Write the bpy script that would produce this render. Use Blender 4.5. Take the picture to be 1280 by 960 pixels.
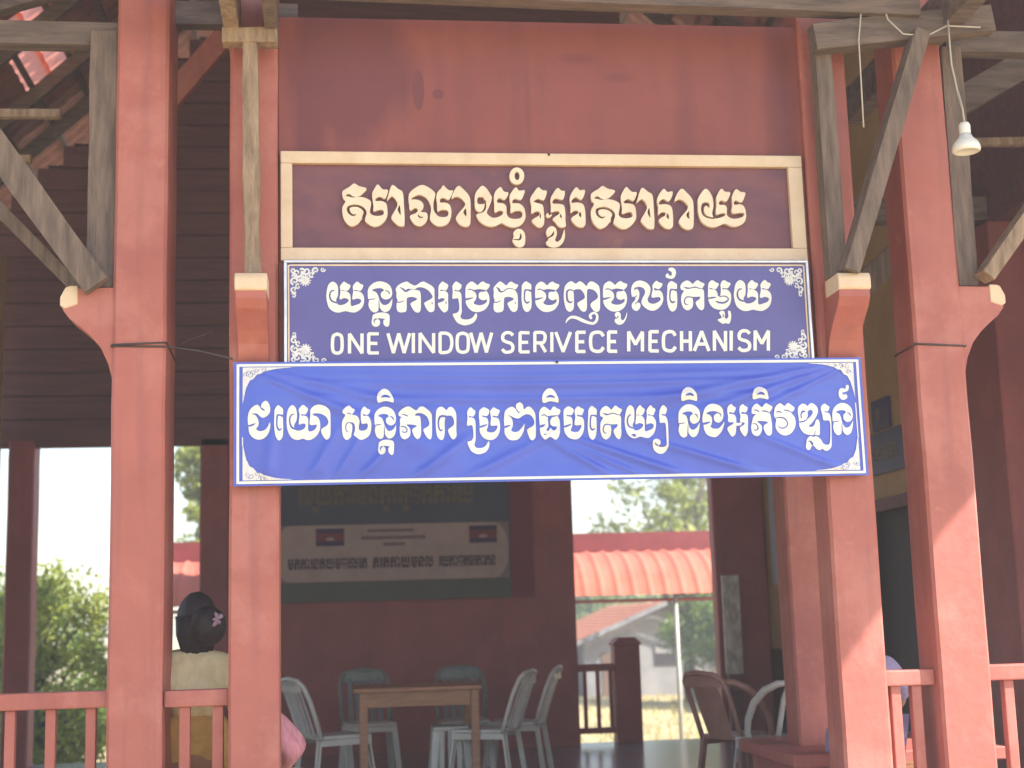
import bpy, bmesh, math, random
from mathutils import Vector, Matrix
from mathutils.geometry import delaunay_2d_cdt
for o in list(bpy.data.objects): bpy.data.objects.remove(o)
C = bpy.context.scene.collection
R = math.radians
scene = bpy.context.scene
# ---------------------------------------------------------------- camera
YAW, PITCH, ROLL = .1203, .1637, -.0293
cd = bpy.data.cameras.new('camera'); cam = bpy.data.objects.new('camera', cd); C.objects.link(cam)
f = Vector((math.sin(YAW)*math.cos(PITCH), math.cos(YAW)*math.cos(PITCH), math.sin(PITCH)))
r = Vector((math.cos(YAW), -math.sin(YAW), 0)); u = r.cross(f)
r2 = math.cos(ROLL)*r + math.sin(ROLL)*u; u2 = -math.sin(ROLL)*r + math.cos(ROLL)*u
M = Matrix((r2, u2, -f)).transposed().to_4x4(); M.translation = Vector((0, -6.8, 1.25))
cam.matrix_world = M
cd.sensor_width = 36; cd.lens = 36*1800/1280; cd.clip_end = 2000
cd.dof.use_dof = True; cd.dof.focus_distance = 7.0; cd.dof.aperture_fstop = 2.0
scene.camera = cam
# ---------------------------------------------------------------- light
w = bpy.data.worlds.new('World'); scene.world = w; w.use_nodes = True
nt = w.node_tree; bg = nt.nodes['Background']; sky = nt.nodes.new('ShaderNodeTexSky')
sky.sky_type = 'NISHITA'; sky.sun_disc = False
SUN = Vector((1, -.6, 1.1)).normalized()                  # towards the sun: high on the front right
sky.sun_elevation = math.asin(SUN.z); sky.sun_rotation = math.atan2(SUN.x, SUN.y)
sky.dust_density = 1.0; sky.air_density = 1.2
nt.links.new(sky.outputs[0], bg.inputs[0]); bg.inputs[1].default_value = .15
sl = bpy.data.lights.new('sun', 'SUN'); sun = bpy.data.objects.new('sun', sl); C.objects.link(sun)
sl.energy = 5.0; sl.angle = R(.5); sl.color = (1, .94, .85)
sun.rotation_euler = SUN.to_track_quat('Z', 'Y').to_euler()
scene.view_settings.view_transform = 'Standard'; scene.view_settings.look = 'None'
scene.view_settings.exposure = 1.34; scene.view_settings.gamma = 1
random.seed(7)
# ---------------------------------------------------------------- materials
MATS = {}
def mat(name, col, col2=None, rough=.6, scale=6, bump=.15, bscale=40, metal=0, stretch=(1,1,1), trans=0, spec=.5, detail=6, lo=.35, hi=.65):
    if name in MATS: return MATS[name]
    m = bpy.data.materials.new(name); m.use_nodes = True; n = m.node_tree.nodes; l = m.node_tree.links
    b = n['Principled BSDF']; b.inputs['Roughness'].default_value = rough; b.inputs['Metallic'].default_value = metal
    b.inputs['Specular IOR Level'].default_value = spec
    tc = n.new('ShaderNodeTexCoord'); mp = n.new('ShaderNodeMapping'); mp.inputs['Scale'].default_value = stretch
    l.new(tc.outputs['Object'], mp.inputs[0])
    ns = n.new('ShaderNodeTexNoise'); ns.inputs['Scale'].default_value = scale; ns.inputs['Detail'].default_value = detail
    ns.inputs['Roughness'].default_value = .65
    l.new(mp.outputs[0], ns.inputs['Vector'])
    cr = n.new('ShaderNodeValToRGB'); e = cr.color_ramp.elements
    e[0].position = lo; e[1].position = hi
    col2 = col2 or tuple(c*.72 for c in col)
    e[0].color = (*col2, 1); e[1].color = (*col, 1)
    l.new(ns.outputs['Fac'], cr.inputs[0]); l.new(cr.outputs[0], b.inputs['Base Color'])
    if bump:
        n2 = n.new('ShaderNodeTexNoise'); n2.inputs['Scale'].default_value = bscale; n2.inputs['Detail'].default_value = 4
        l.new(mp.outputs[0], n2.inputs['Vector'])
        bp = n.new('ShaderNodeBump'); bp.inputs['Strength'].default_value = bump; bp.inputs['Distance'].default_value = .01
        l.new(n2.outputs['Fac'], bp.inputs['Height']); l.new(bp.outputs[0], b.inputs['Normal'])
    if trans:
        tr = n.new('ShaderNodeBsdfTranslucent'); l.new(cr.outputs[0], tr.inputs[0])
        mx = n.new('ShaderNodeMixShader'); mx.inputs[0].default_value = trans
        l.new(b.outputs[0], mx.inputs[1]); l.new(tr.outputs[0], mx.inputs[2]); l.new(mx.outputs[0], n['Material Output'].inputs[0])
    MATS[name] = m; return m
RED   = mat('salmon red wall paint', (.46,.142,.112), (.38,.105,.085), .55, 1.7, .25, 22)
REDIN = mat('porch red darkened for hall shade', (.36,.10,.09), (.27,.072,.07), .6, 2.5, .2, 25)  # same red as the posts, with the hall's deep shade in the colour
PLANK = mat('dark red stained plank', (.20,.08,.08), (.12,.05,.055), .6, 3, .35, 30, stretch=(.6,4,6))
WOOD  = mat('weathered grey brown timber', (.23,.165,.135), (.11,.078,.066), .8, 5, .5, 30, stretch=(5,5,.7))
WOODH = mat('weathered horizontal timber', (.21,.15,.125), (.10,.072,.064), .8, 5, .5, 30, stretch=(.7,5,5))
WOODL = mat('pale warm timber', (.42,.30,.21), (.20,.13,.09), .75, 4, .5, 30, stretch=(6,6,1.2))  # paler and warmer than the other timbers
CREAM = mat('cream paint', (.80,.62,.45), (.70,.50,.34), .5, 5, .2, 30)
MAROON= mat('faded maroon paint', (.20,.066,.078), (.135,.046,.075), .5, 2.2, .15, 25, stretch=(1,1,1.8), lo=.38, hi=.6)
ALU   = mat('brushed aluminium frame', (.78,.78,.80), (.62,.62,.66), .35, 20, 0, metal=.55)
GREYJ = mat('grey frame rebate', (.30,.27,.28), (.22,.2,.22), .6, 20, 0)
NAVY  = mat('navy violet sign vinyl', (.118,.108,.36), (.10,.092,.32), .42, 2, .04, 60)
BLUE  = mat('bright blue banner vinyl', (.095,.145,.64), (.08,.12,.58), .33, 2, .04, 50)
WHITE = mat('white printed vinyl', (.86,.84,.80), (.80,.77,.74), .4, 8, 0)
ORNAM = mat('white printed ornament', (.84,.82,.81), (.66,.64,.68), .45, 60, 0)
IVORY = mat('ivory relief letter paint', (.86,.72,.55), (.78,.61,.45), .45, 12, .15, 60)
YELLOW= mat('ochre wall paint', (.52,.34,.16), (.42,.27,.12), .65, 2, .15, 25)
TILE  = mat('terracotta roof tile', (.36,.15,.11), (.22,.09,.075), .7, 9, .3, 30, trans=.03)
TILE_LIT = mat('translucent tile with sunlit look', (.85,.33,.24), (.72,.25,.17), .5, 4, .1, 20, trans=.8)  # brighter translucent tile copy that puts sunlit patches into the colour
AWN   = mat('salmon red metal roofing', (.55,.17,.12), (.44,.13,.09), .75, 3, .1, 12, spec=.15)
DRED  = mat('deep red painted metal', (.22,.045,.05), (.17,.035,.04), .5, 6, .05, 30)
PLASW = mat('white monobloc plastic', (.60,.575,.54), (.52,.50,.47), .35, 8, .03, 60)
PLASG = mat('pale green plastic', (.19,.215,.205), (.14,.16,.155), .35, 8, .03, 60)
PLASB = mat('brown plastic', (.38,.20,.17), (.30,.15,.125), .35, 8, .03, 60)
TABLE = mat('varnished brown table wood', (.42,.19,.10), (.28,.12,.065), .35, 6, .2, 30, stretch=(1,6,6))
BARK  = mat('tree bark', (.16,.12,.085), (.08,.06,.045), .9, 12, .6, 30, stretch=(3,3,.8))
LEAFY = mat('yellow green leaves', (.42,.46,.08), (.16,.20,.045), .55, 3.5, 0, trans=.35)
LEAFG = mat('mid green leaves', (.24,.34,.06), (.09,.15,.03), .55, 3, 0, trans=.35)
WIRE  = mat('dark binding wire', (.07,.05,.05), (.05,.035,.04), .5, 8, 0)
CORD  = mat('pale electric cord', (.55,.5,.45), (.45,.4,.36), .5, 8, 0)
PORC  = mat('white glazed lamp', (.88,.87,.83), (.84,.82,.78), .2, 8, 0)
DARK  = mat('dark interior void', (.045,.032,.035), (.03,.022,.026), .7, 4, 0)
HOUSEW= mat('weathered pale house wall', (.34,.33,.33), (.22,.22,.23), .8, 1.5, .2, 10)
SKIN  = mat('brown skin', (.36,.19,.12), (.31,.155,.10), .5, 8, .1, 60)
HAIR  = mat('black hair', (.030,.019,.024), (.014,.009,.011), .6, 30, .4, 90, stretch=(1,1,.2))
CLOTHC= mat('cream blouse cloth', (.82,.70,.42), (.68,.55,.31), .85, 16, .4, 60, stretch=(1.5,1,.6))
CLOTHY= mat('yellow cloth', (.72,.46,.15), (.55,.33,.09), .8, 12, .4, 50)
CLOTHYL=mat('pale yellow cloth', (.80,.66,.30), (.72,.56,.22), .8, 12, .3, 50)
CLOTHP= mat('pink cloth', (.66,.30,.34), (.50,.17,.22), .8, 14, .4, 50, stretch=(3,1,.5))
CLOTHL= mat('lavender cloth', (.34,.27,.42), (.26,.2,.34), .8, 12, .3, 50)
PAPER = mat('pinned paper', (.30,.27,.24), (.20,.17,.16), .7, 14, 0)
SIGNB = mat('dark blue room sign', (.03,.03,.13), (.024,.022,.10), .5, 6, 0)
FADED = mat('faded cream banner cloth', (.44,.33,.30), (.38,.28,.25), .7, 5, .08, 30)
BANBLU= mat('dark blue backdrop cloth', (.085,.09,.13), (.065,.07,.105), .7, 2, .08, 20)
BANGRN= mat('dull green backdrop cloth', (.115,.12,.105), (.09,.095,.085), .7, 2, .08, 20)
INK   = mat('faded violet print', (.08,.045,.07), (.07,.04,.06), .7, 5, 0)
GOLD  = mat('dull gold print', (.17,.14,.09), (.13,.105,.075), .7, 20, 0)
FLAGB = mat('flag blue print', (.05,.035,.095), (.045,.03,.08), .7, 5, 0)
FLAGR = mat('flag red print', (.20,.04,.06), (.18,.035,.05), .7, 5, 0)
BOARD = mat('scuffed whitish board', (.75,.68,.60), (.36,.32,.28), .7, 6, .2, 20, stretch=(3,3,1.2))
GCURT = mat('grey cloth curtain', (.40,.39,.41), (.26,.25,.27), .8, 5, .2, 20, stretch=(6,6,.4))
# fascia: red plaster with its own dark damp stains
def fascia_mat():
    m = mat('stained red plaster', (.29,.075,.062), (.25,.062,.055), .6, 2.4, .22, 24)
    n = m.node_tree.nodes; l = m.node_tree.links; b = n['Principled BSDF']; src = b.inputs['Base Color'].links[0].from_socket
    tc = n.new('ShaderNodeTexCoord'); sp = n.new('ShaderNodeSeparateXYZ'); 
    wn = n.new('ShaderNodeTexNoise'); wn.inputs['Scale'].default_value = 3.5; wn.inputs['Detail'].default_value = 8
    mp = n.new('ShaderNodeMapping'); mp.inputs['Scale'].default_value = (1.6,1,.45); l.new(tc.outputs['Object'], mp.inputs[0]); l.new(mp.outputs[0], wn.inputs['Vector'])
    l.new(tc.outputs['Object'], sp.inputs[0])
    def mth(op, a, bb, clamp=False):
        q = n.new('ShaderNodeMath'); q.operation = op; q.use_clamp = clamp
        for i, v in enumerate((a, bb)):
            if hasattr(v, 'is_output'): l.new(v, q.inputs[i])
            else: q.inputs[i].default_value = v
        return q.outputs[0]
    def blob(cx, cz, rx, rz, soft):
        dx = mth('DIVIDE', mth('SUBTRACT', sp.outputs[0], cx), rx); dz = mth('DIVIDE', mth('SUBTRACT', sp.outputs[2], cz), rz)
        d = mth('ADD', mth('MULTIPLY', dx, dx), mth('MULTIPLY', dz, dz))
        d = mth('ADD', d, mth('MULTIPLY', mth('SUBTRACT', wn.outputs['Fac'], .5), 1.9))
        return mth('MULTIPLY', mth('SUBTRACT', 1.15, d), soft, True)
    tot = blob(.06, 3.98, .34, .44, 1.6)
    for a in ((.40,3.88,.03,.10,2.5),(.50,3.86,.03,.03,2.5),(-.12,3.75,.10,.42,1.2),(1.22,4.06,.13,.035,.45),(1.42,3.96,.09,.03,.45),(1.75,3.75,.07,.4,.45),(2.25,3.7,.10,.6,.7),(.22,4.0,.03,.5,.9),(.95,3.8,.02,.3,.4),(-.02,4.1,.04,.3,.8)):
        tot = mth('MAXIMUM', tot, blob(*a))
    mx = n.new('ShaderNodeMix'); mx.data_type = 'RGBA'; l.new(mth('MULTIPLY', tot, .62), mx.inputs[0]); l.new(src, mx.inputs[6]); mx.inputs[7].default_value = (.115,.026,.04,1)
    l.new(mx.outputs[2], b.inputs['Base Color']); return m
FASCIA = fascia_mat()
def wear(m, col, thr=.62, scale=9, amt=.8):     # chips and scuffs with a shape of their own
    n = m.node_tree.nodes; l = m.node_tree.links; b = n['Principled BSDF']; src = b.inputs['Base Color'].links[0].from_socket
    tc = n.new('ShaderNodeTexCoord'); wn = n.new('ShaderNodeTexNoise'); wn.inputs['Scale'].default_value = scale; wn.inputs['Detail'].default_value = 10; wn.inputs['Roughness'].default_value=.7
    l.new(tc.outputs['Object'], wn.inputs['Vector'])
    cr = n.new('ShaderNodeValToRGB'); cr.color_ramp.elements[0].position = thr; cr.color_ramp.elements[1].position = thr+.08
    cr.color_ramp.elements[1].color = (amt,amt,amt,1)
    l.new(wn.outputs['Fac'], cr.inputs[0])
    mx = n.new('ShaderNodeMix'); mx.data_type = 'RGBA'; l.new(cr.outputs[0], mx.inputs[0]); l.new(src, mx.inputs[6]); mx.inputs[7].default_value = (*col,1)
    l.new(mx.outputs[2], b.inputs['Base Color'])
wear(RED, (.58,.24,.20), .50, 1.3, .35); wear(RED, (.34,.10,.10), .56, 2.3, .35); wear(RED, (.60,.26,.19), .62, 5, .45); wear(RED, (.26,.075,.06), .66, 14, .6)
wear(MAROON, (.26,.10,.08), .58, 3, .6); wear(IVORY, (.55,.38,.27), .66, 18, .5); wear(CREAM, (.50,.33,.22), .64, 14, .5)
def streaks(m, col, amt=.4, sx=9, thr=.52):       # rain and hand grime running down the paint
    n = m.node_tree.nodes; l = m.node_tree.links; b = n['Principled BSDF']; src = b.inputs['Base Color'].links[0].from_socket
    tc = n.new('ShaderNodeTexCoord'); mp = n.new('ShaderNodeMapping'); mp.inputs['Scale'].default_value = (sx,sx,.55); l.new(tc.outputs['Object'], mp.inputs[0])
    wn = n.new('ShaderNodeTexNoise'); wn.inputs['Scale'].default_value = 1.5; wn.inputs['Detail'].default_value = 7; l.new(mp.outputs[0], wn.inputs['Vector'])
    cr = n.new('ShaderNodeValToRGB'); cr.color_ramp.elements[0].position = thr; cr.color_ramp.elements[1].position = thr+.2; cr.color_ramp.elements[1].color = (amt,amt,amt,1); l.new(wn.outputs['Fac'], cr.inputs[0])
    mx = n.new('ShaderNodeMix'); mx.data_type = 'RGBA'; l.new(cr.outputs[0], mx.inputs[0]); l.new(src, mx.inputs[6]); mx.inputs[7].default_value = (*col,1); l.new(mx.outputs[2], b.inputs['Base Color'])
streaks(RED, (.28,.085,.085), .45); streaks(FASCIA, (.19,.05,.055), .4, 5, .5); streaks(REDIN, (.2,.07,.07), .5, 4); wear(RED, (.70,.50,.42), .70, 11, .7)
# floor tiles and ground
def floor_mat():
    m = mat('glossy grey floor tile', (.26,.22,.20), (.19,.16,.15), .22, 2, .03, 30)
    n = m.node_tree.nodes; l = m.node_tree.links; b = n['Principled BSDF']; src = b.inputs['Base Color'].links[0].from_socket
    tc = n.new('ShaderNodeTexCoord'); br = n.new('ShaderNodeTexBrick'); br.offset = 0; br.inputs['Scale'].default_value = 1
    br.inputs['Brick Width'].default_value = .4; br.inputs['Row Height'].default_value = .4; br.inputs['Mortar Size'].default_value = .006
    l.new(tc.outputs['Object'], br.inputs['Vector']); l.new(src, br.inputs['Color1']); l.new(src, br.inputs['Color2']); br.inputs['Mortar'].default_value = (.08,.07,.07,1)
    l.new(br.outputs['Color'], b.inputs['Base Color']); return m
FLOOR = floor_mat()
GROUND = mat('dry yard earth and straw grass', (.52,.40,.20), (.34,.27,.13), .95, .8, .5, 6, detail=10)
# ---------------------------------------------------------------- helpers
def tag(o, label=None, cat=None, group=None, kind=None):
    if label: o['label'] = label
    if cat: o['category'] = cat
    if group: o['group'] = group
    if kind: o['kind'] = kind
    return o
def thing(name, label, cat, loc, group=None):
    o = bpy.data.objects.new(name, None); C.objects.link(o); o.location = loc; o.empty_display_size = .1
    return tag(o, label, cat, group)
def link(name, me, m, parent=None, smooth=False):
    o = bpy.data.objects.new(name, me); C.objects.link(o)
    if m: me.materials.append(m)
    if smooth:
        for p in me.polygons: p.use_smooth = True
    if parent:
        o.parent = parent
        o.location = -parent.location if parent.parent is None else (0,0,0)
    return o
def fin(name, bm, m, parent=None, smooth=False):
    me = bpy.data.meshes.new(name); bm.to_mesh(me); bm.free(); return link(name, me, m, parent, smooth)
def abox(bm, x0,x1,y0,y1,z0,z1, bev=0):
    vs = [bm.verts.new((x,y,z)) for x in (x0,x1) for y in (y0,y1) for z in (z0,z1)]
    fs = [bm.faces.new([vs[i] for i in q]) for q in ((0,1,3,2),(4,6,7,5),(0,4,5,1),(2,3,7,6),(0,2,6,4),(1,5,7,3))]
    if bev:
        es = list({e for f_ in fs for e in f_.edges}); bmesh.ops.bevel(bm, geom=es, offset=bev, segments=2, affect='EDGES', profile=.6)
def box(name, x0,x1,y0,y1,z0,z1, m, parent=None, bev=0):
    bm = bmesh.new(); abox(bm, x0,x1,y0,y1,z0,z1, bev); return fin(name, bm, m, parent)
def abeam(bm, p0, p1, w_, h_, up=(0,0,1), bev=0, jit=0):
    p0 = Vector(p0); p1 = Vector(p1); d = (p1-p0).normalized(); up = Vector(up)
    if abs(d.dot(up)) > .95: up = Vector((0,1,0))
    s = d.cross(up).normalized(); t = s.cross(d).normalized(); N = 5; rings = []
    for i in range(N+1):
        c = p0.lerp(p1, i/N); a = 1+random.uniform(-jit,jit); 
        if 0 < i < N: c = c + s*random.uniform(-jit,jit)*w_*.4
        rings.append([bm.verts.new(c + s*sx*w_*.5*a + t*sz*h_*.5*a) for sx,sz in ((-1,-1),(1,-1),(1,1),(-1,1))])
    fs = []
    for i in range(N):
        for k in range(4): fs.append(bm.faces.new((rings[i][k], rings[i][(k+1)%4], rings[i+1][(k+1)%4], rings[i+1][k])))
    fs.append(bm.faces.new(rings[0][::-1])); fs.append(bm.faces.new(rings[-1]))
    if bev:
        bmesh.ops.bevel(bm, geom=[e for k in range(4) for i in range(N) for e in rings[i][k].link_edges if rings[i+1][k] in e.verts], offset=bev, segments=1, affect='EDGES')
def beam(name, p0, p1, w_, h_, m, parent=None, bev=.006, jit=.03, up=(0,0,1)):
    bm = bmesh.new(); abeam(bm, p0, p1, w_, h_, up, bev, jit); bmesh.ops.recalc_face_normals(bm, faces=bm.faces); return fin(name, bm, m, parent)
def atube(bm, pts, rad, n=8):
    pts = [Vector(p) for p in pts]; rings = []
    for i, p in enumerate(pts):
        d = (pts[min(i+1,len(pts)-1)]-pts[max(i-1,0)]).normalized(); a = d.orthogonal().normalized() if i == 0 else (prev - d*prev.dot(d)).normalized()
        prev = a; b_ = d.cross(a); rr = rad[i] if isinstance(rad,(list,tuple)) else rad
        rings.append([bm.verts.new(p + (a*math.cos(k*2*math.pi/n)+b_*math.sin(k*2*math.pi/n))*rr) for k in range(n)])
    for i in range(len(rings)-1):
        for k in range(n): bm.faces.new((rings[i][k], rings[i][(k+1)%n], rings[i+1][(k+1)%n], rings[i+1][k]))
    bm.faces.new(rings[0][::-1]); bm.faces.new(rings[-1])
def tube(name, pts, rad, m, parent=None, n=8):
    bm = bmesh.new(); atube(bm, pts, rad, n); return fin(name, bm, m, parent, True)
def lathe(name, prof, c, m, parent=None, n=24):
    bm = bmesh.new(); rings = [[bm.verts.new((c[0]+r_*math.cos(k*2*math.pi/n), c[1]+r_*math.sin(k*2*math.pi/n), c[2]+z)) for k in range(n)] for r_, z in prof]
    for i in range(len(rings)-1):
        for k in range(n): bm.faces.new((rings[i][k], rings[i][(k+1)%n], rings[i+1][(k+1)%n], rings[i+1][k]))
    bm.faces.new(rings[0][::-1]); bm.faces.new(rings[-1]); return fin(name, bm, m, parent, True)
def prism(name, poly, axis, a0, a1, m, parent=None, bev=0):     # polygon in the plane across axis, extruded a0..a1
    bm = bmesh.new()
    def P(q, a): return {'y':(q[0],a,q[1]), 'x':(a,q[0],q[1]), 'z':(q[0],q[1],a)}[axis]
    A = [bm.verts.new(P(q,a0)) for q in poly]; B = [bm.verts.new(P(q,a1)) for q in poly]; n = len(poly)
    bm.faces.new(A); bm.faces.new(B[::-1])
    for i in range(n): bm.faces.new((A[i], B[i], B[(i+1)%n], A[(i+1)%n]))
    bmesh.ops.recalc_face_normals(bm, faces=bm.faces)
    if bev: bmesh.ops.bevel(bm, geom=list(bm.edges), offset=bev, segments=1, affect='EDGES')
    return fin(name, bm, m, parent)
# ---------------------------------------------------------------- lettering
def crom(p, closed, k=3):
    n = len(p); out = []
    rng = range(n) if closed else range(n-1)
    for i in rng:
        g = (lambda j: p[j % n]) if closed else (lambda j: p[max(0, min(n-1, j))])
        a, b, c, d = g(i-1), g(i), g(i+1), g(i+2)
        for s in range(k):
            t = s/k; out.append(tuple(.5*((2*b[q]) + (-a[q]+c[q])*t + (2*a[q]-5*b[q]+4*c[q]-d[q])*t*t + (-a[q]+3*b[q]-3*c[q]+d[q])*t**3) for q in range(len(b))))
    if not closed: out.append(tuple(p[-1]))
    return out
def area(p): return sum(p[i][0]*p[(i+1)%len(p)][1]-p[(i+1)%len(p)][0]*p[i][1] for i in range(len(p)))
def quads(st):
    out = []
    for i in range(len(st)-1):
        a, b = st[i], st[i+1]; dx, dy = b[0]-a[0], b[1]-a[1]; L = math.hypot(dx,dy) or 1; nx, ny = -dy/L, dx/L; e = .12*min(a[2],b[2])
        ex, ey = dx/L*e, dy/L*e
        out.append([(a[0]-ex+nx*a[2]/2,a[1]-ey+ny*a[2]/2),(a[0]-ex-nx*a[2]/2,a[1]-ey-ny*a[2]/2),(b[0]+ex-nx*b[2]/2,b[1]+ey-ny*b[2]/2),(b[0]+ex+nx*b[2]/2,b[1]+ey+ny*b[2]/2)])
    return out
def shapes(line):
    plus = []; minus = []
    for it in line.split('|'):
        k, d = it.split(':'); v = list(map(float, d.split())); dst = plus if k[0] == '+' else minus
        if k[1] == 'p': dst.append(crom([(v[i],v[i+1]) for i in range(0,len(v),2)], True))
        else:
            st = [(v[i],v[i+1],v[i+2]) for i in range(0,len(v),3)]
            dst += quads(st if k[1] == 'l' else crom(st, False))
    return plus, minus
def glyph(name, plus, minus, m, y0, y1, parent, disp=None, sc=.001, side=True, off=(0,0)):
    vs = []; fs = []
    for poly in plus+minus:
        if area(poly) < 0: poly = poly[::-1]
        fs.append(list(range(len(vs), len(vs)+len(poly)))); vs += [Vector((p[0]*sc+off[0], p[1]*sc+off[1])) for p in poly]
    V, E_, F_, _, _, OF = delaunay_2d_cdt(vs, [], fs, 0, 1e-6)
    np_ = len(plus); bm = bmesh.new(); cache = {}
    def gv(i, y):
        if (i,y) not in cache:
            x, z = V[i]; cache[(i,y)] = bm.verts.new((x, y + (disp(x,z) if disp else 0), z))
        return cache[(i,y)]
    cnt = {}
    for f_, of in zip(F_, OF):
        if any(q < np_ for q in of) and not any(q >= np_ for q in of):
            try: bm.faces.new([gv(i,y0) for i in f_])
            except ValueError: continue
            for i in range(len(f_)):
                e = (f_[i], f_[(i+1)%len(f_)]); cnt[frozenset(e)] = None if frozenset(e) in cnt else e
    if side:
        for e in cnt.values():
            if e: 
                try: bm.faces.new((gv(e[0],y0), gv(e[0],y1), gv(e[1],y1), gv(e[1],y0)))
                except ValueError: pass
    bmesh.ops.recalc_face_normals(bm, faces=bm.faces)
    return fin(name, bm, m, parent)
def lettering(rows, m, y0, y1, parent, disp=None, name='letter', side=True):
    for ln in rows:
        p, q = shapes(ln); glyph(name, p, q, m, y0, y1, parent, disp, side=side)
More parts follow.
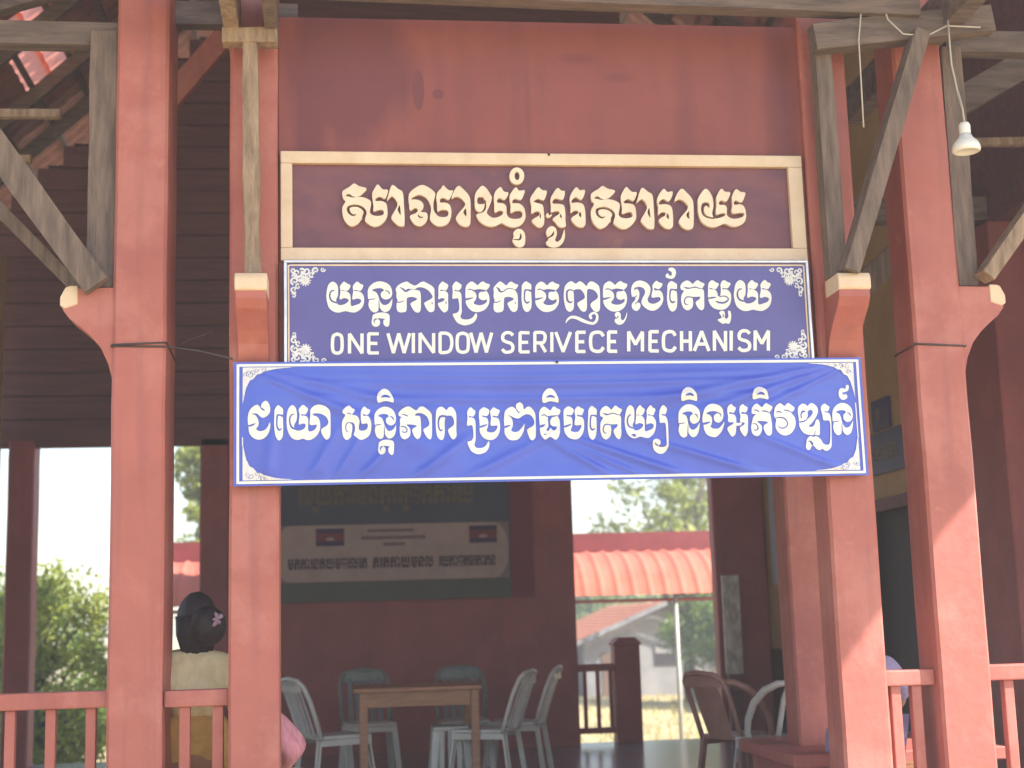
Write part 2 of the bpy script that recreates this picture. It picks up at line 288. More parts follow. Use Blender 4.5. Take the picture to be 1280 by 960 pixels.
ROW1='''+p:18 3336 31 3350 54 3364 76 3381 101 3367 136 3357 124 3337 100 3317 79 3314 116 3312 146 3300 158 3282 151 3236 169 3220 196 3218 217 3226 216 3246 198 3249 169 3241 169 3268 164 3305 164 3333 178 3361 191 3377 206 3361 219 3351 240 3350 236 3325 224 3305 201 3315 180 3305 181 3293 208 3293 230 3281 236 3252 235 3216 219 3188 195 3169 168 3164 141 3178 123 3196 110 3200 91 3177 60 3165 33 3187 20 3219 18 3259 34 3290 23 3304|-s:120 3188 12 121 3212 16 128 3236 15 117 3255 14 92 3268 12 65 3268 12 47 3258 14 51 3235 13 70 3221 10 86 3227 3|-s:36 3318 6 50 3322 14 65 3314 8 81 3312 2
+p:240 3317 252 3358 265 3375 291 3354 312 3338 317 3277 319 3180 308 3166 284 3172 258 3200 256 3216 270 3241 286 3275 275 3305 259 3317 248 3309 234 3295|-s:296 3273 2 293 3249 14 300 3223 2
+p:343 3330 377 3363 409 3376 440 3363 467 3341 471 3323 462 3286 463 3246 480 3221 500 3213 527 3217 535 3238 524 3249 500 3250 481 3242 479 3278 476 3315 485 3343 501 3359 511 3375 530 3356 546 3348 559 3350 551 3323 535 3301 513 3311 496 3306 495 3287 517 3287 538 3278 548 3254 547 3218 536 3189 514 3171 483 3167 460 3179 445 3197 443 3217 450 3254 442 3286 427 3310 396 3326 369 3318 352 3302 372 3302 396 3296 411 3280 411 3257 398 3240 426 3235 432 3213 425 3189 405 3171 385 3168 362 3182 345 3217 375 3233 385 3249 371 3259 348 3245 342 3277|-s:387 3227 2 390 3215 9 402 3211 6 410 3215 2
+p:553 3319 567 3352 588 3373 613 3352 634 3328 643 3299 643 3238 640 3182 628 3167 608 3166 585 3179 570 3206 582 3230 617 3275 608 3299 588 3315 569 3317 553 3307|-s:620 3258 2 615 3238 15 621 3218 2
+p:667 3328 688 3361 706 3374 727 3357 744 3328 750 3308 737 3271 724 3243 728 3227 751 3211 779 3215 803 3231 800 3246 784 3247 762 3239 761 3280 760 3320 771 3349 795 3368 810 3345 832 3340 828 3321 811 3302 790 3312 777 3304 777 3288 805 3284 820 3268 821 3231 834 3211 862 3205 890 3211 900 3231 891 3246 867 3247 841 3237 842 3272 837 3317 850 3345 871 3367 886 3350 914 3352 907 3325 893 3303 865 3309 853 3300 852 3286 884 3284 907 3264 914 3231 911 3203 889 3174 853 3162 821 3170 794 3184 766 3170 738 3166 707 3176 682 3198 671 3226 689 3236 673 3247 665 3267|-s:695 3314 24 695 3297 38 695 3283 28|-s:716 3300 6 716 3263 9 701 3241 7 669 3231 5
+p:914 3426 909 3404 895 3388 876 3382 857 3388 844 3404 840 3425 846 3447 860 3463 878 3469 897 3463 910 3447|-p:891 3426 889 3415 884 3407 878 3404 871 3407 867 3415 866 3425 868 3436 872 3444 879 3447 885 3444 890 3436
+p:852 3136 868 3153 890 3153 908 3130 906 3077 881 3060 858 3072 846 3097 853 3117|-s:885 3132 3 888 3118 10 879 3101 9 847 3103 4
+p:940 3309 957 3338 982 3368 1002 3353 1024 3350 1019 3322 1006 3301 980 3310 956 3295 976 3286 1001 3277 1006 3240 1007 3199 1000 3171 980 3162 960 3175 945 3199 982 3224 984 3242 966 3244 944 3234 945 3272|-s:991 3232 2 987 3220 7 988 3209 2
+p:1042 3310 1057 3339 1078 3365 1098 3351 1114 3349 1111 3322 1100 3304 1068 3312 1052 3298 1053 3285 1083 3283 1107 3275 1113 3241 1112 3200 1113 3171 1099 3163 1079 3167 1060 3191 1050 3208 1082 3232 1082 3244 1062 3246 1042 3240 1043 3273|+s:1025 3234 8 1023 3221 15 1035 3220 10 1045 3228 4|-s:1090 3232 2 1090 3220 10 1094 3210 2
+p:1014 3142 1027 3163 1047 3169 1065 3155 1066 3126 1057 3098 1069 3090 1087 3106 1098 3134 1106 3153 1107 3118 1096 3086 1076 3067 1048 3060 1024 3067 1011 3085 1025 3102 1018 3122|-s:1051 3144 3 1048 3128 10 1030 3114 8 1002 3104 6
+p:1137 3310 1150 3343 1173 3370 1190 3354 1215 3356 1211 3329 1194 3304 1169 3319 1148 3302 1148 3288 1176 3291 1203 3282 1212 3253 1213 3200 1209 3173 1191 3163 1165 3173 1141 3208 1174 3233 1178 3247 1158 3249 1140 3237 1141 3273|-s:1188 3245 2 1187 3229 14 1191 3214 2
+p:1245 3332 1258 3346 1283 3361 1306 3377 1331 3363 1367 3353 1354 3332 1329 3312 1307 3309 1345 3307 1377 3295 1389 3277 1381 3229 1398 3213 1426 3211 1449 3220 1448 3240 1430 3243 1399 3234 1400 3262 1396 3299 1397 3328 1412 3357 1426 3373 1441 3358 1454 3347 1477 3345 1471 3321 1458 3300 1434 3310 1412 3300 1413 3288 1442 3287 1463 3275 1469 3246 1467 3209 1449 3181 1424 3161 1396 3156 1368 3170 1349 3188 1336 3192 1316 3170 1283 3157 1256 3180 1243 3212 1243 3253 1260 3284 1248 3299|-s:1346 3180 12 1348 3205 17 1356 3229 16 1345 3249 14 1319 3262 13 1291 3262 12 1273 3252 14 1276 3229 14 1295 3214 10 1312 3220 3|-s:1263 3313 6 1277 3317 14 1293 3309 8 1309 3307 2
+p:1480 3310 1494 3352 1508 3369 1535 3348 1556 3331 1560 3269 1559 3171 1546 3156 1522 3162 1495 3191 1494 3207 1509 3232 1527 3267 1516 3298 1501 3310 1488 3302 1473 3288|-s:1537 3265 2 1534 3240 14 1540 3214 2
+p:1579 3305 1592 3338 1616 3365 1633 3348 1659 3351 1655 3324 1637 3299 1611 3313 1590 3296 1589 3282 1618 3285 1646 3276 1655 3247 1655 3194 1651 3167 1632 3157 1606 3167 1582 3202 1615 3226 1620 3241 1600 3243 1581 3230 1583 3268|-s:1630 3239 2 1629 3222 14 1633 3208 2
+p:1670 3311 1686 3344 1708 3366 1733 3344 1754 3319 1763 3290 1762 3228 1757 3171 1744 3156 1724 3155 1700 3168 1685 3195 1698 3220 1735 3265 1726 3290 1707 3307 1686 3309 1670 3298|-s:1739 3249 2 1732 3228 16 1739 3208 2
+p:1789 3314 1807 3345 1829 3366 1848 3352 1863 3319 1865 3277 1857 3240 1866 3213 1894 3215 1922 3228 1924 3238 1908 3240 1877 3234 1882 3286 1882 3319 1898 3352 1913 3367 1927 3352 1955 3348 1948 3323 1932 3300 1908 3307 1895 3294 1898 3282 1923 3282 1934 3265 1932 3232 1948 3215 1976 3211 2010 3220 2023 3237 2007 3243 1959 3240 1964 3286 1963 3324 1976 3353 1989 3365 2009 3351 2033 3347 2026 3320 2010 3295 1982 3307 1971 3292 1976 3283 2005 3286 2025 3270 2031 3232 2025 3203 2008 3183 1974 3170 1946 3174 1918 3186 1888 3174 1859 3166 1827 3174 1799 3198 1787 3235 1786 3277|-s:1842 3267 4 1837 3285 18 1818 3285 18 1809 3265 16 1812 3236 14 1833 3219 11 1866 3213 9'''.split('\n')
ROW2='''+p:-60 2835 -52 2866 -33 2882 -14 2872 -6 2850 -8 2811 -16 2791 -5 2768 21 2770 40 2783 42 2795 22 2801 1 2795 5 2834 3 2858 15 2876 24 2882 38 2872 53 2864 47 2846 35 2836 14 2840 11 2836 33 2834 52 2815 54 2765 74 2766 97 2775 103 2791 86 2799 61 2795 66 2834 64 2858 76 2876 87 2882 99 2872 114 2864 108 2846 98 2836 75 2841 71 2836 98 2832 115 2811 116 2779 105 2752 78 2732 55 2731 27 2737 -2 2730 -28 2735 -51 2756 -62 2799|-s:-24 2838 4 -35 2837 7 -45 2823 7 -45 2803 8 -35 2786 8 -13 2778 8
+p:136 2842 152 2866 175 2880 198 2883 225 2875 244 2858 252 2830 247 2806 231 2795 212 2795 198 2809 199 2828 213 2838 201 2848 175 2848 155 2839 174 2830 185 2811 191 2789 208 2767 231 2771 245 2787 252 2797 249 2767 238 2742 219 2732 202 2738 188 2756 183 2738 165 2730 147 2742 137 2767 141 2789 136 2799|-s:136 2793 4 151 2795 5 170 2797 3|-s:239 2820 4 234 2832 6 220 2838 4|-s:188 2787 3 188 2756 5 186 2732 5
+p:154 2697 158 2717 177 2727 204 2730 230 2724 238 2708 235 2669 225 2660 210 2669 207 2689 215 2697 196 2701 180 2701 191 2689 189 2669 172 2660 157 2666 151 2681|-s:180 2697 2 169 2697 7 163 2687 5 169 2679 2
+p:270 2848 286 2867 321 2882 340 2871 363 2862 382 2873 402 2882 429 2869 453 2849 455 2810 454 2747 441 2731 422 2737 405 2769 409 2780 443 2800 441 2818 420 2842 394 2853 374 2852 359 2844 328 2846 312 2836 289 2832 272 2830|+p:274 2830 297 2836 320 2830 343 2842 370 2840 387 2830 389 2790 387 2743 376 2729 357 2735 340 2765 342 2777 371 2794 354 2805 327 2803 321 2791 319 2741 307 2731 284 2731 273 2744 272 2773 277 2789 272 2806|-s:290 2853 3 303 2845 8 314 2836 8 324 2834 3|-s:271 2781 5 288 2780 5 308 2787 3|-s:355 2842 2 378 2848 4 390 2846 8|-s:442 2782 2 443 2774 5 442 2769 2
+p:474 2838 477 2861 487 2875 496 2882 508 2875 522 2865 519 2849 509 2837 490 2842 482 2836 505 2835 520 2822 520 2790 519 2747 509 2732 495 2731 476 2755 471 2774 492 2782 504 2794 489 2800 473 2794 474 2818|-s:510 2786 2 510 2776 5 510 2770 2
+p:541 2798 544 2833 542 2857 552 2875 562 2882 576 2873 587 2864 583 2847 571 2837 556 2841 552 2835 575 2831 585 2814 585 2762 585 2731 578 2707 591 2695 618 2695 638 2705 650 2722 657 2722 657 2703 641 2679 613 2667 590 2666 563 2678 549 2699 541 2721 561 2727 573 2746 570 2794 558 2798
+p:604 2810 607 2853 618 2871 636 2882 653 2873 665 2863 677 2875 692 2882 706 2873 724 2866 718 2849 707 2837 716 2821 721 2797 717 2770 701 2746 681 2734 658 2730 634 2736 614 2756 605 2778 607 2794|-p:655 2841 672 2844 707 2838 695 2831 676 2829 669 2817 671 2798 690 2788 708 2793 705 2778 686 2766 662 2765 643 2775 655 2794 658 2813 650 2829 637 2838|-s:603 2792 9 620 2796 9 642 2802 3|-s:616 2839 3 627 2843 5 643 2839 4
+p:742 2849 756 2867 774 2882 790 2873 805 2862 817 2875 830 2881 846 2871 863 2864 856 2849 847 2838 857 2821 859 2789 856 2745 842 2730 825 2736 810 2763 811 2777 840 2793 823 2804 798 2803 791 2789 788 2742 774 2730 751 2729 740 2744 741 2774 746 2787 741 2805 743 2829|-s:756 2853 3 766 2845 9 773 2833 10 787 2831 5 805 2843 5 824 2847 4 851 2840 3|-s:740 2779 5 756 2778 5 776 2786 3|-s:846 2781 2 846 2773 5 845 2769 2
+p:879 2833 881 2861 892 2877 902 2882 915 2875 927 2864 926 2833 926 2797 926 2769 921 2745 907 2731 893 2733 882 2753 877 2793|-s:930 2833 13 910 2839 7 896 2837 9 892 2813 7 892 2789 7 902 2775 9 916 2781 5
+p:944 2809 947 2853 958 2871 976 2881 994 2872 1005 2862 1017 2874 1033 2881 1047 2872 1065 2865 1059 2848 1048 2836 1057 2820 1061 2797 1057 2769 1041 2745 1021 2733 997 2729 974 2735 953 2755 944 2777 946 2793|-p:995 2841 1012 2844 1048 2837 1036 2830 1016 2829 1010 2817 1011 2797 1030 2787 1048 2793 1046 2777 1026 2765 1002 2764 983 2774 995 2793 998 2813 990 2829 977 2837|-s:942 2791 9 960 2795 9 982 2801 3|-s:955 2839 3 967 2843 6 983 2839 4
+p:1087 2832 1094 2860 1112 2878 1128 2882 1146 2870 1160 2880 1172 2881 1187 2870 1199 2858 1207 2872 1223 2882 1243 2874 1262 2854 1264 2808 1261 2744 1247 2729 1229 2736 1215 2768 1250 2796 1252 2816 1237 2836 1210 2844 1202 2836 1199 2808 1196 2744 1182 2730 1166 2738 1150 2768 1160 2780 1186 2796 1187 2816 1170 2840 1146 2842 1134 2832 1135 2808 1133 2756 1125 2737 1109 2730 1094 2745 1085 2788|-s:1138 2832 5 1119 2840 6 1103 2832 9 1100 2808 9 1103 2786 10 1116 2776 8 1127 2782 3|+s:1091 2675 4 1098 2689 9 1118 2703 13 1145 2700 16 1172 2687 17 1203 2675 14 1227 2672 13 1243 2688 13 1246 2712 12 1233 2724 11 1217 2718 12 1211 2706 13 1218 2696 12|-s:1227 2714 2 1232 2700 6 1219 2682 4
+p:1279 2810 1282 2854 1294 2873 1313 2883 1330 2874 1342 2864 1354 2876 1370 2883 1384 2874 1402 2867 1396 2850 1384 2838 1394 2822 1398 2798 1393 2770 1377 2746 1356 2734 1332 2730 1309 2736 1288 2756 1279 2778 1281 2794|-p:1331 2842 1349 2846 1384 2839 1372 2832 1352 2830 1346 2818 1347 2798 1366 2788 1385 2794 1382 2778 1361 2766 1338 2765 1318 2775 1331 2794 1334 2814 1326 2830 1313 2839|-s:1277 2792 10 1295 2796 9 1317 2802 3|-s:1291 2840 3 1303 2844 6 1319 2840 4
+p:1333 2712 1340 2726 1354 2729 1363 2716 1363 2696 1372 2686 1384 2700 1394 2726 1394 2712 1386 2688 1369 2668 1349 2665 1334 2676 1332 2690 1339 2702|-s:1349 2710 3 1348 2702 6 1335 2694 3
+p:1420 2840 1430 2868 1450 2883 1474 2885 1502 2872 1517 2848 1513 2819 1500 2791 1509 2773 1533 2769 1558 2781 1566 2795 1555 2803 1520 2801 1528 2840 1527 2860 1540 2878 1550 2884 1562 2876 1578 2870 1571 2852 1556 2842 1537 2848 1538 2836 1564 2835 1577 2815 1578 2787 1565 2759 1540 2738 1515 2734 1488 2747 1469 2771 1474 2795 1489 2824 1484 2844 1465 2854 1449 2850 1460 2828 1458 2800 1448 2779 1461 2771 1462 2751 1444 2733 1424 2743 1420 2766 1434 2784 1440 2796 1423 2804|-s:1436 2836 2 1441 2846 8 1453 2848 8|-s:1421 2800 8 1439 2802 6 1447 2812 2|-s:1437 2765 2 1445 2775 5 1458 2779 4
+p:1601 2834 1603 2862 1614 2878 1625 2883 1638 2876 1651 2865 1648 2834 1649 2797 1647 2769 1642 2745 1627 2730 1613 2733 1602 2753 1597 2794|-s:1653 2835 13 1632 2840 7 1618 2838 9 1613 2814 7 1613 2789 7 1623 2775 10 1638 2781 5
+p:1613 2947 1630 2951 1645 2942 1649 2924 1639 2900 1619 2894 1597 2902 1598 2916 1608 2922 1614 2912 1624 2910 1628 2922 1623 2932 1613 2936
+p:1667 2855 1678 2874 1701 2886 1717 2880 1730 2868 1743 2880 1756 2887 1771 2878 1790 2868 1782 2853 1778 2843 1785 2831 1784 2787 1782 2750 1770 2735 1752 2746 1740 2775 1763 2795 1727 2801 1728 2779 1723 2751 1700 2735 1678 2747 1668 2779 1671 2811 1684 2833 1671 2839|-s:1683 2853 2 1701 2847 8 1717 2847 5 1742 2852 6 1762 2846 4 1786 2842 3|-s:1763 2799 10 1731 2800 6 1703 2803 6 1689 2795 6 1684 2777 6 1691 2765 6 1703 2765 2
+p:1806 2839 1809 2867 1820 2883 1832 2887 1846 2877 1862 2869 1855 2853 1842 2841 1818 2848 1816 2842 1842 2839 1853 2819 1854 2807 1865 2807 1871 2839 1870 2863 1879 2882 1891 2887 1905 2879 1922 2871 1914 2855 1903 2845 1883 2847 1879 2841 1903 2839 1920 2819 1920 2790 1911 2762 1889 2742 1863 2737 1833 2744 1814 2762 1805 2787 1804 2811|-s:1801 2795 7 1824 2798 9 1844 2801 4|-s:1843 2780 6 1859 2774 9 1883 2773 9 1900 2782 8 1906 2794 6 1893 2805 6 1877 2806 5 1864 2803 6
+p:1856 2722 1867 2732 1881 2730 1885 2714 1883 2698 1893 2692 1902 2706 1901 2730 1913 2730 1916 2706 1910 2677 1899 2666 1886 2671 1873 2666 1856 2676 1846 2688 1867 2696 1863 2710|-s:1874 2717 2 1877 2706 6 1871 2700 2
+p:1939 2839 1949 2871 1970 2888 1990 2877 1997 2855 1994 2814 1983 2794 1994 2770 2023 2772 2044 2786 2047 2798 2025 2804 2002 2798 2008 2839 2008 2863 2021 2881 2032 2888 2045 2877 2061 2869 2054 2851 2041 2841 2019 2845 2015 2841 2039 2839 2058 2818 2057 2767 2080 2768 2105 2778 2112 2794 2094 2802 2067 2798 2074 2839 2073 2863 2086 2881 2099 2888 2110 2877 2126 2869 2119 2851 2108 2841 2084 2846 2080 2841 2108 2836 2125 2814 2124 2782 2111 2753 2082 2733 2057 2731 2027 2737 1996 2730 1968 2736 1945 2758 1935 2802|-s:1978 2843 4 1966 2841 7 1955 2827 7 1954 2806 9 1963 2788 9 1987 2780 8'''.split('\n')
LATIN='''+s:-12 2626 16 -29 2618 16 -34 2598 16 -35 2561 16 -30 2540 16 -13 2533 16 4 2540 16 10 2560 16 10 2598 16 5 2618 16 -12 2626 16
+l:45 2533 16 46 2626 16|+l:46 2626 16 104 2533 16|+l:104 2533 16 105 2626 16
+l:137 2626 16 136 2533 16|+l:137 2626 16 183 2626 16|+l:137 2580 16 176 2579 16|+l:136 2533 16 182 2533 16
+l:229 2626 16 253 2533 16|+l:253 2533 16 280 2626 16|+l:280 2626 16 304 2533 16|+l:304 2533 16 332 2626 16
+l:350 2627 16 348 2533 16
+l:380 2533 16 382 2627 16|+l:382 2627 16 445 2533 16|+l:445 2533 16 447 2626 16
+l:478 2627 16 476 2533 16|+s:478 2627 16 505 2627 16 525 2617 16 533 2594 16 532 2566 16 523 2542 16 503 2533 16 476 2533 16
+s:587 2627 16 567 2620 16 560 2599 16 559 2561 16 565 2541 16 585 2533 16 606 2540 16 612 2561 16 613 2599 16 607 2619 16 587 2627 16
+l:626 2627 16 649 2533 16|+l:649 2533 16 676 2627 16|+l:676 2627 16 699 2533 16|+l:699 2533 16 727 2627 16
+s:829 2616 16 816 2627 16 795 2627 16 781 2613 16 782 2592 16 799 2582 16 817 2576 16 828 2561 16 824 2540 16 808 2533 16 789 2533 16 777 2546 16
+l:865 2628 16 862 2533 16|+l:865 2628 16 909 2627 16|+l:863 2580 16 901 2580 16|+l:862 2533 16 907 2533 16
+l:934 2533 16 937 2628 16|+s:937 2628 16 971 2628 16 985 2618 16 986 2599 16 980 2582 16 967 2577 16 935 2577 16|+l:962 2577 16 986 2533 16
+l:1020 2628 16 1017 2533 16
+l:1040 2628 16 1072 2533 16|+l:1072 2533 16 1111 2628 17
+l:1143 2628 17 1139 2533 16|+l:1143 2628 17 1184 2628 17|+l:1141 2581 16 1176 2581 17|+l:1139 2533 16 1180 2533 17
+s:1272 2609 17 1261 2625 17 1241 2628 17 1219 2621 17 1210 2600 17 1209 2562 17 1216 2541 17 1237 2533 17 1258 2536 17 1270 2552 17
+l:1300 2629 17 1296 2533 17|+l:1300 2629 17 1340 2628 17|+l:1298 2581 17 1332 2581 17|+l:1296 2533 17 1336 2533 17
+l:1395 2534 17 1399 2629 17|+l:1399 2629 17 1430 2567 17|+l:1430 2567 17 1467 2628 17|+l:1467 2628 17 1463 2533 17
+l:1505 2629 17 1500 2534 17|+l:1505 2629 17 1546 2629 17|+l:1502 2581 17 1538 2581 17|+l:1500 2534 17 1542 2533 17
+s:1629 2610 17 1619 2626 17 1600 2629 17 1579 2621 17 1571 2600 17 1569 2562 17 1575 2541 17 1596 2533 17 1615 2536 17 1627 2552 17
+l:1662 2629 17 1658 2534 17|+l:1706 2629 17 1702 2533 17|+l:1660 2581 17 1704 2581 17
+l:1722 2534 17 1763 2629 17|+l:1763 2629 17 1794 2533 17|+l:1736 2566 17 1782 2566 17
+l:1822 2534 17 1827 2630 17|+l:1827 2630 17 1878 2533 17|+l:1878 2533 17 1883 2629 17
+l:1912 2630 17 1906 2534 17
+s:2003 2618 17 1990 2630 17 1967 2630 17 1952 2615 17 1952 2593 17 1970 2584 17 1989 2578 17 2001 2562 17 1996 2541 17 1978 2533 17 1959 2534 17 1945 2546 17
+l:2027 2534 17 2033 2630 17|+l:2033 2630 17 2063 2567 17|+l:2063 2567 17 2100 2630 17|+l:2100 2630 17 2094 2533 17'''.split('\n')
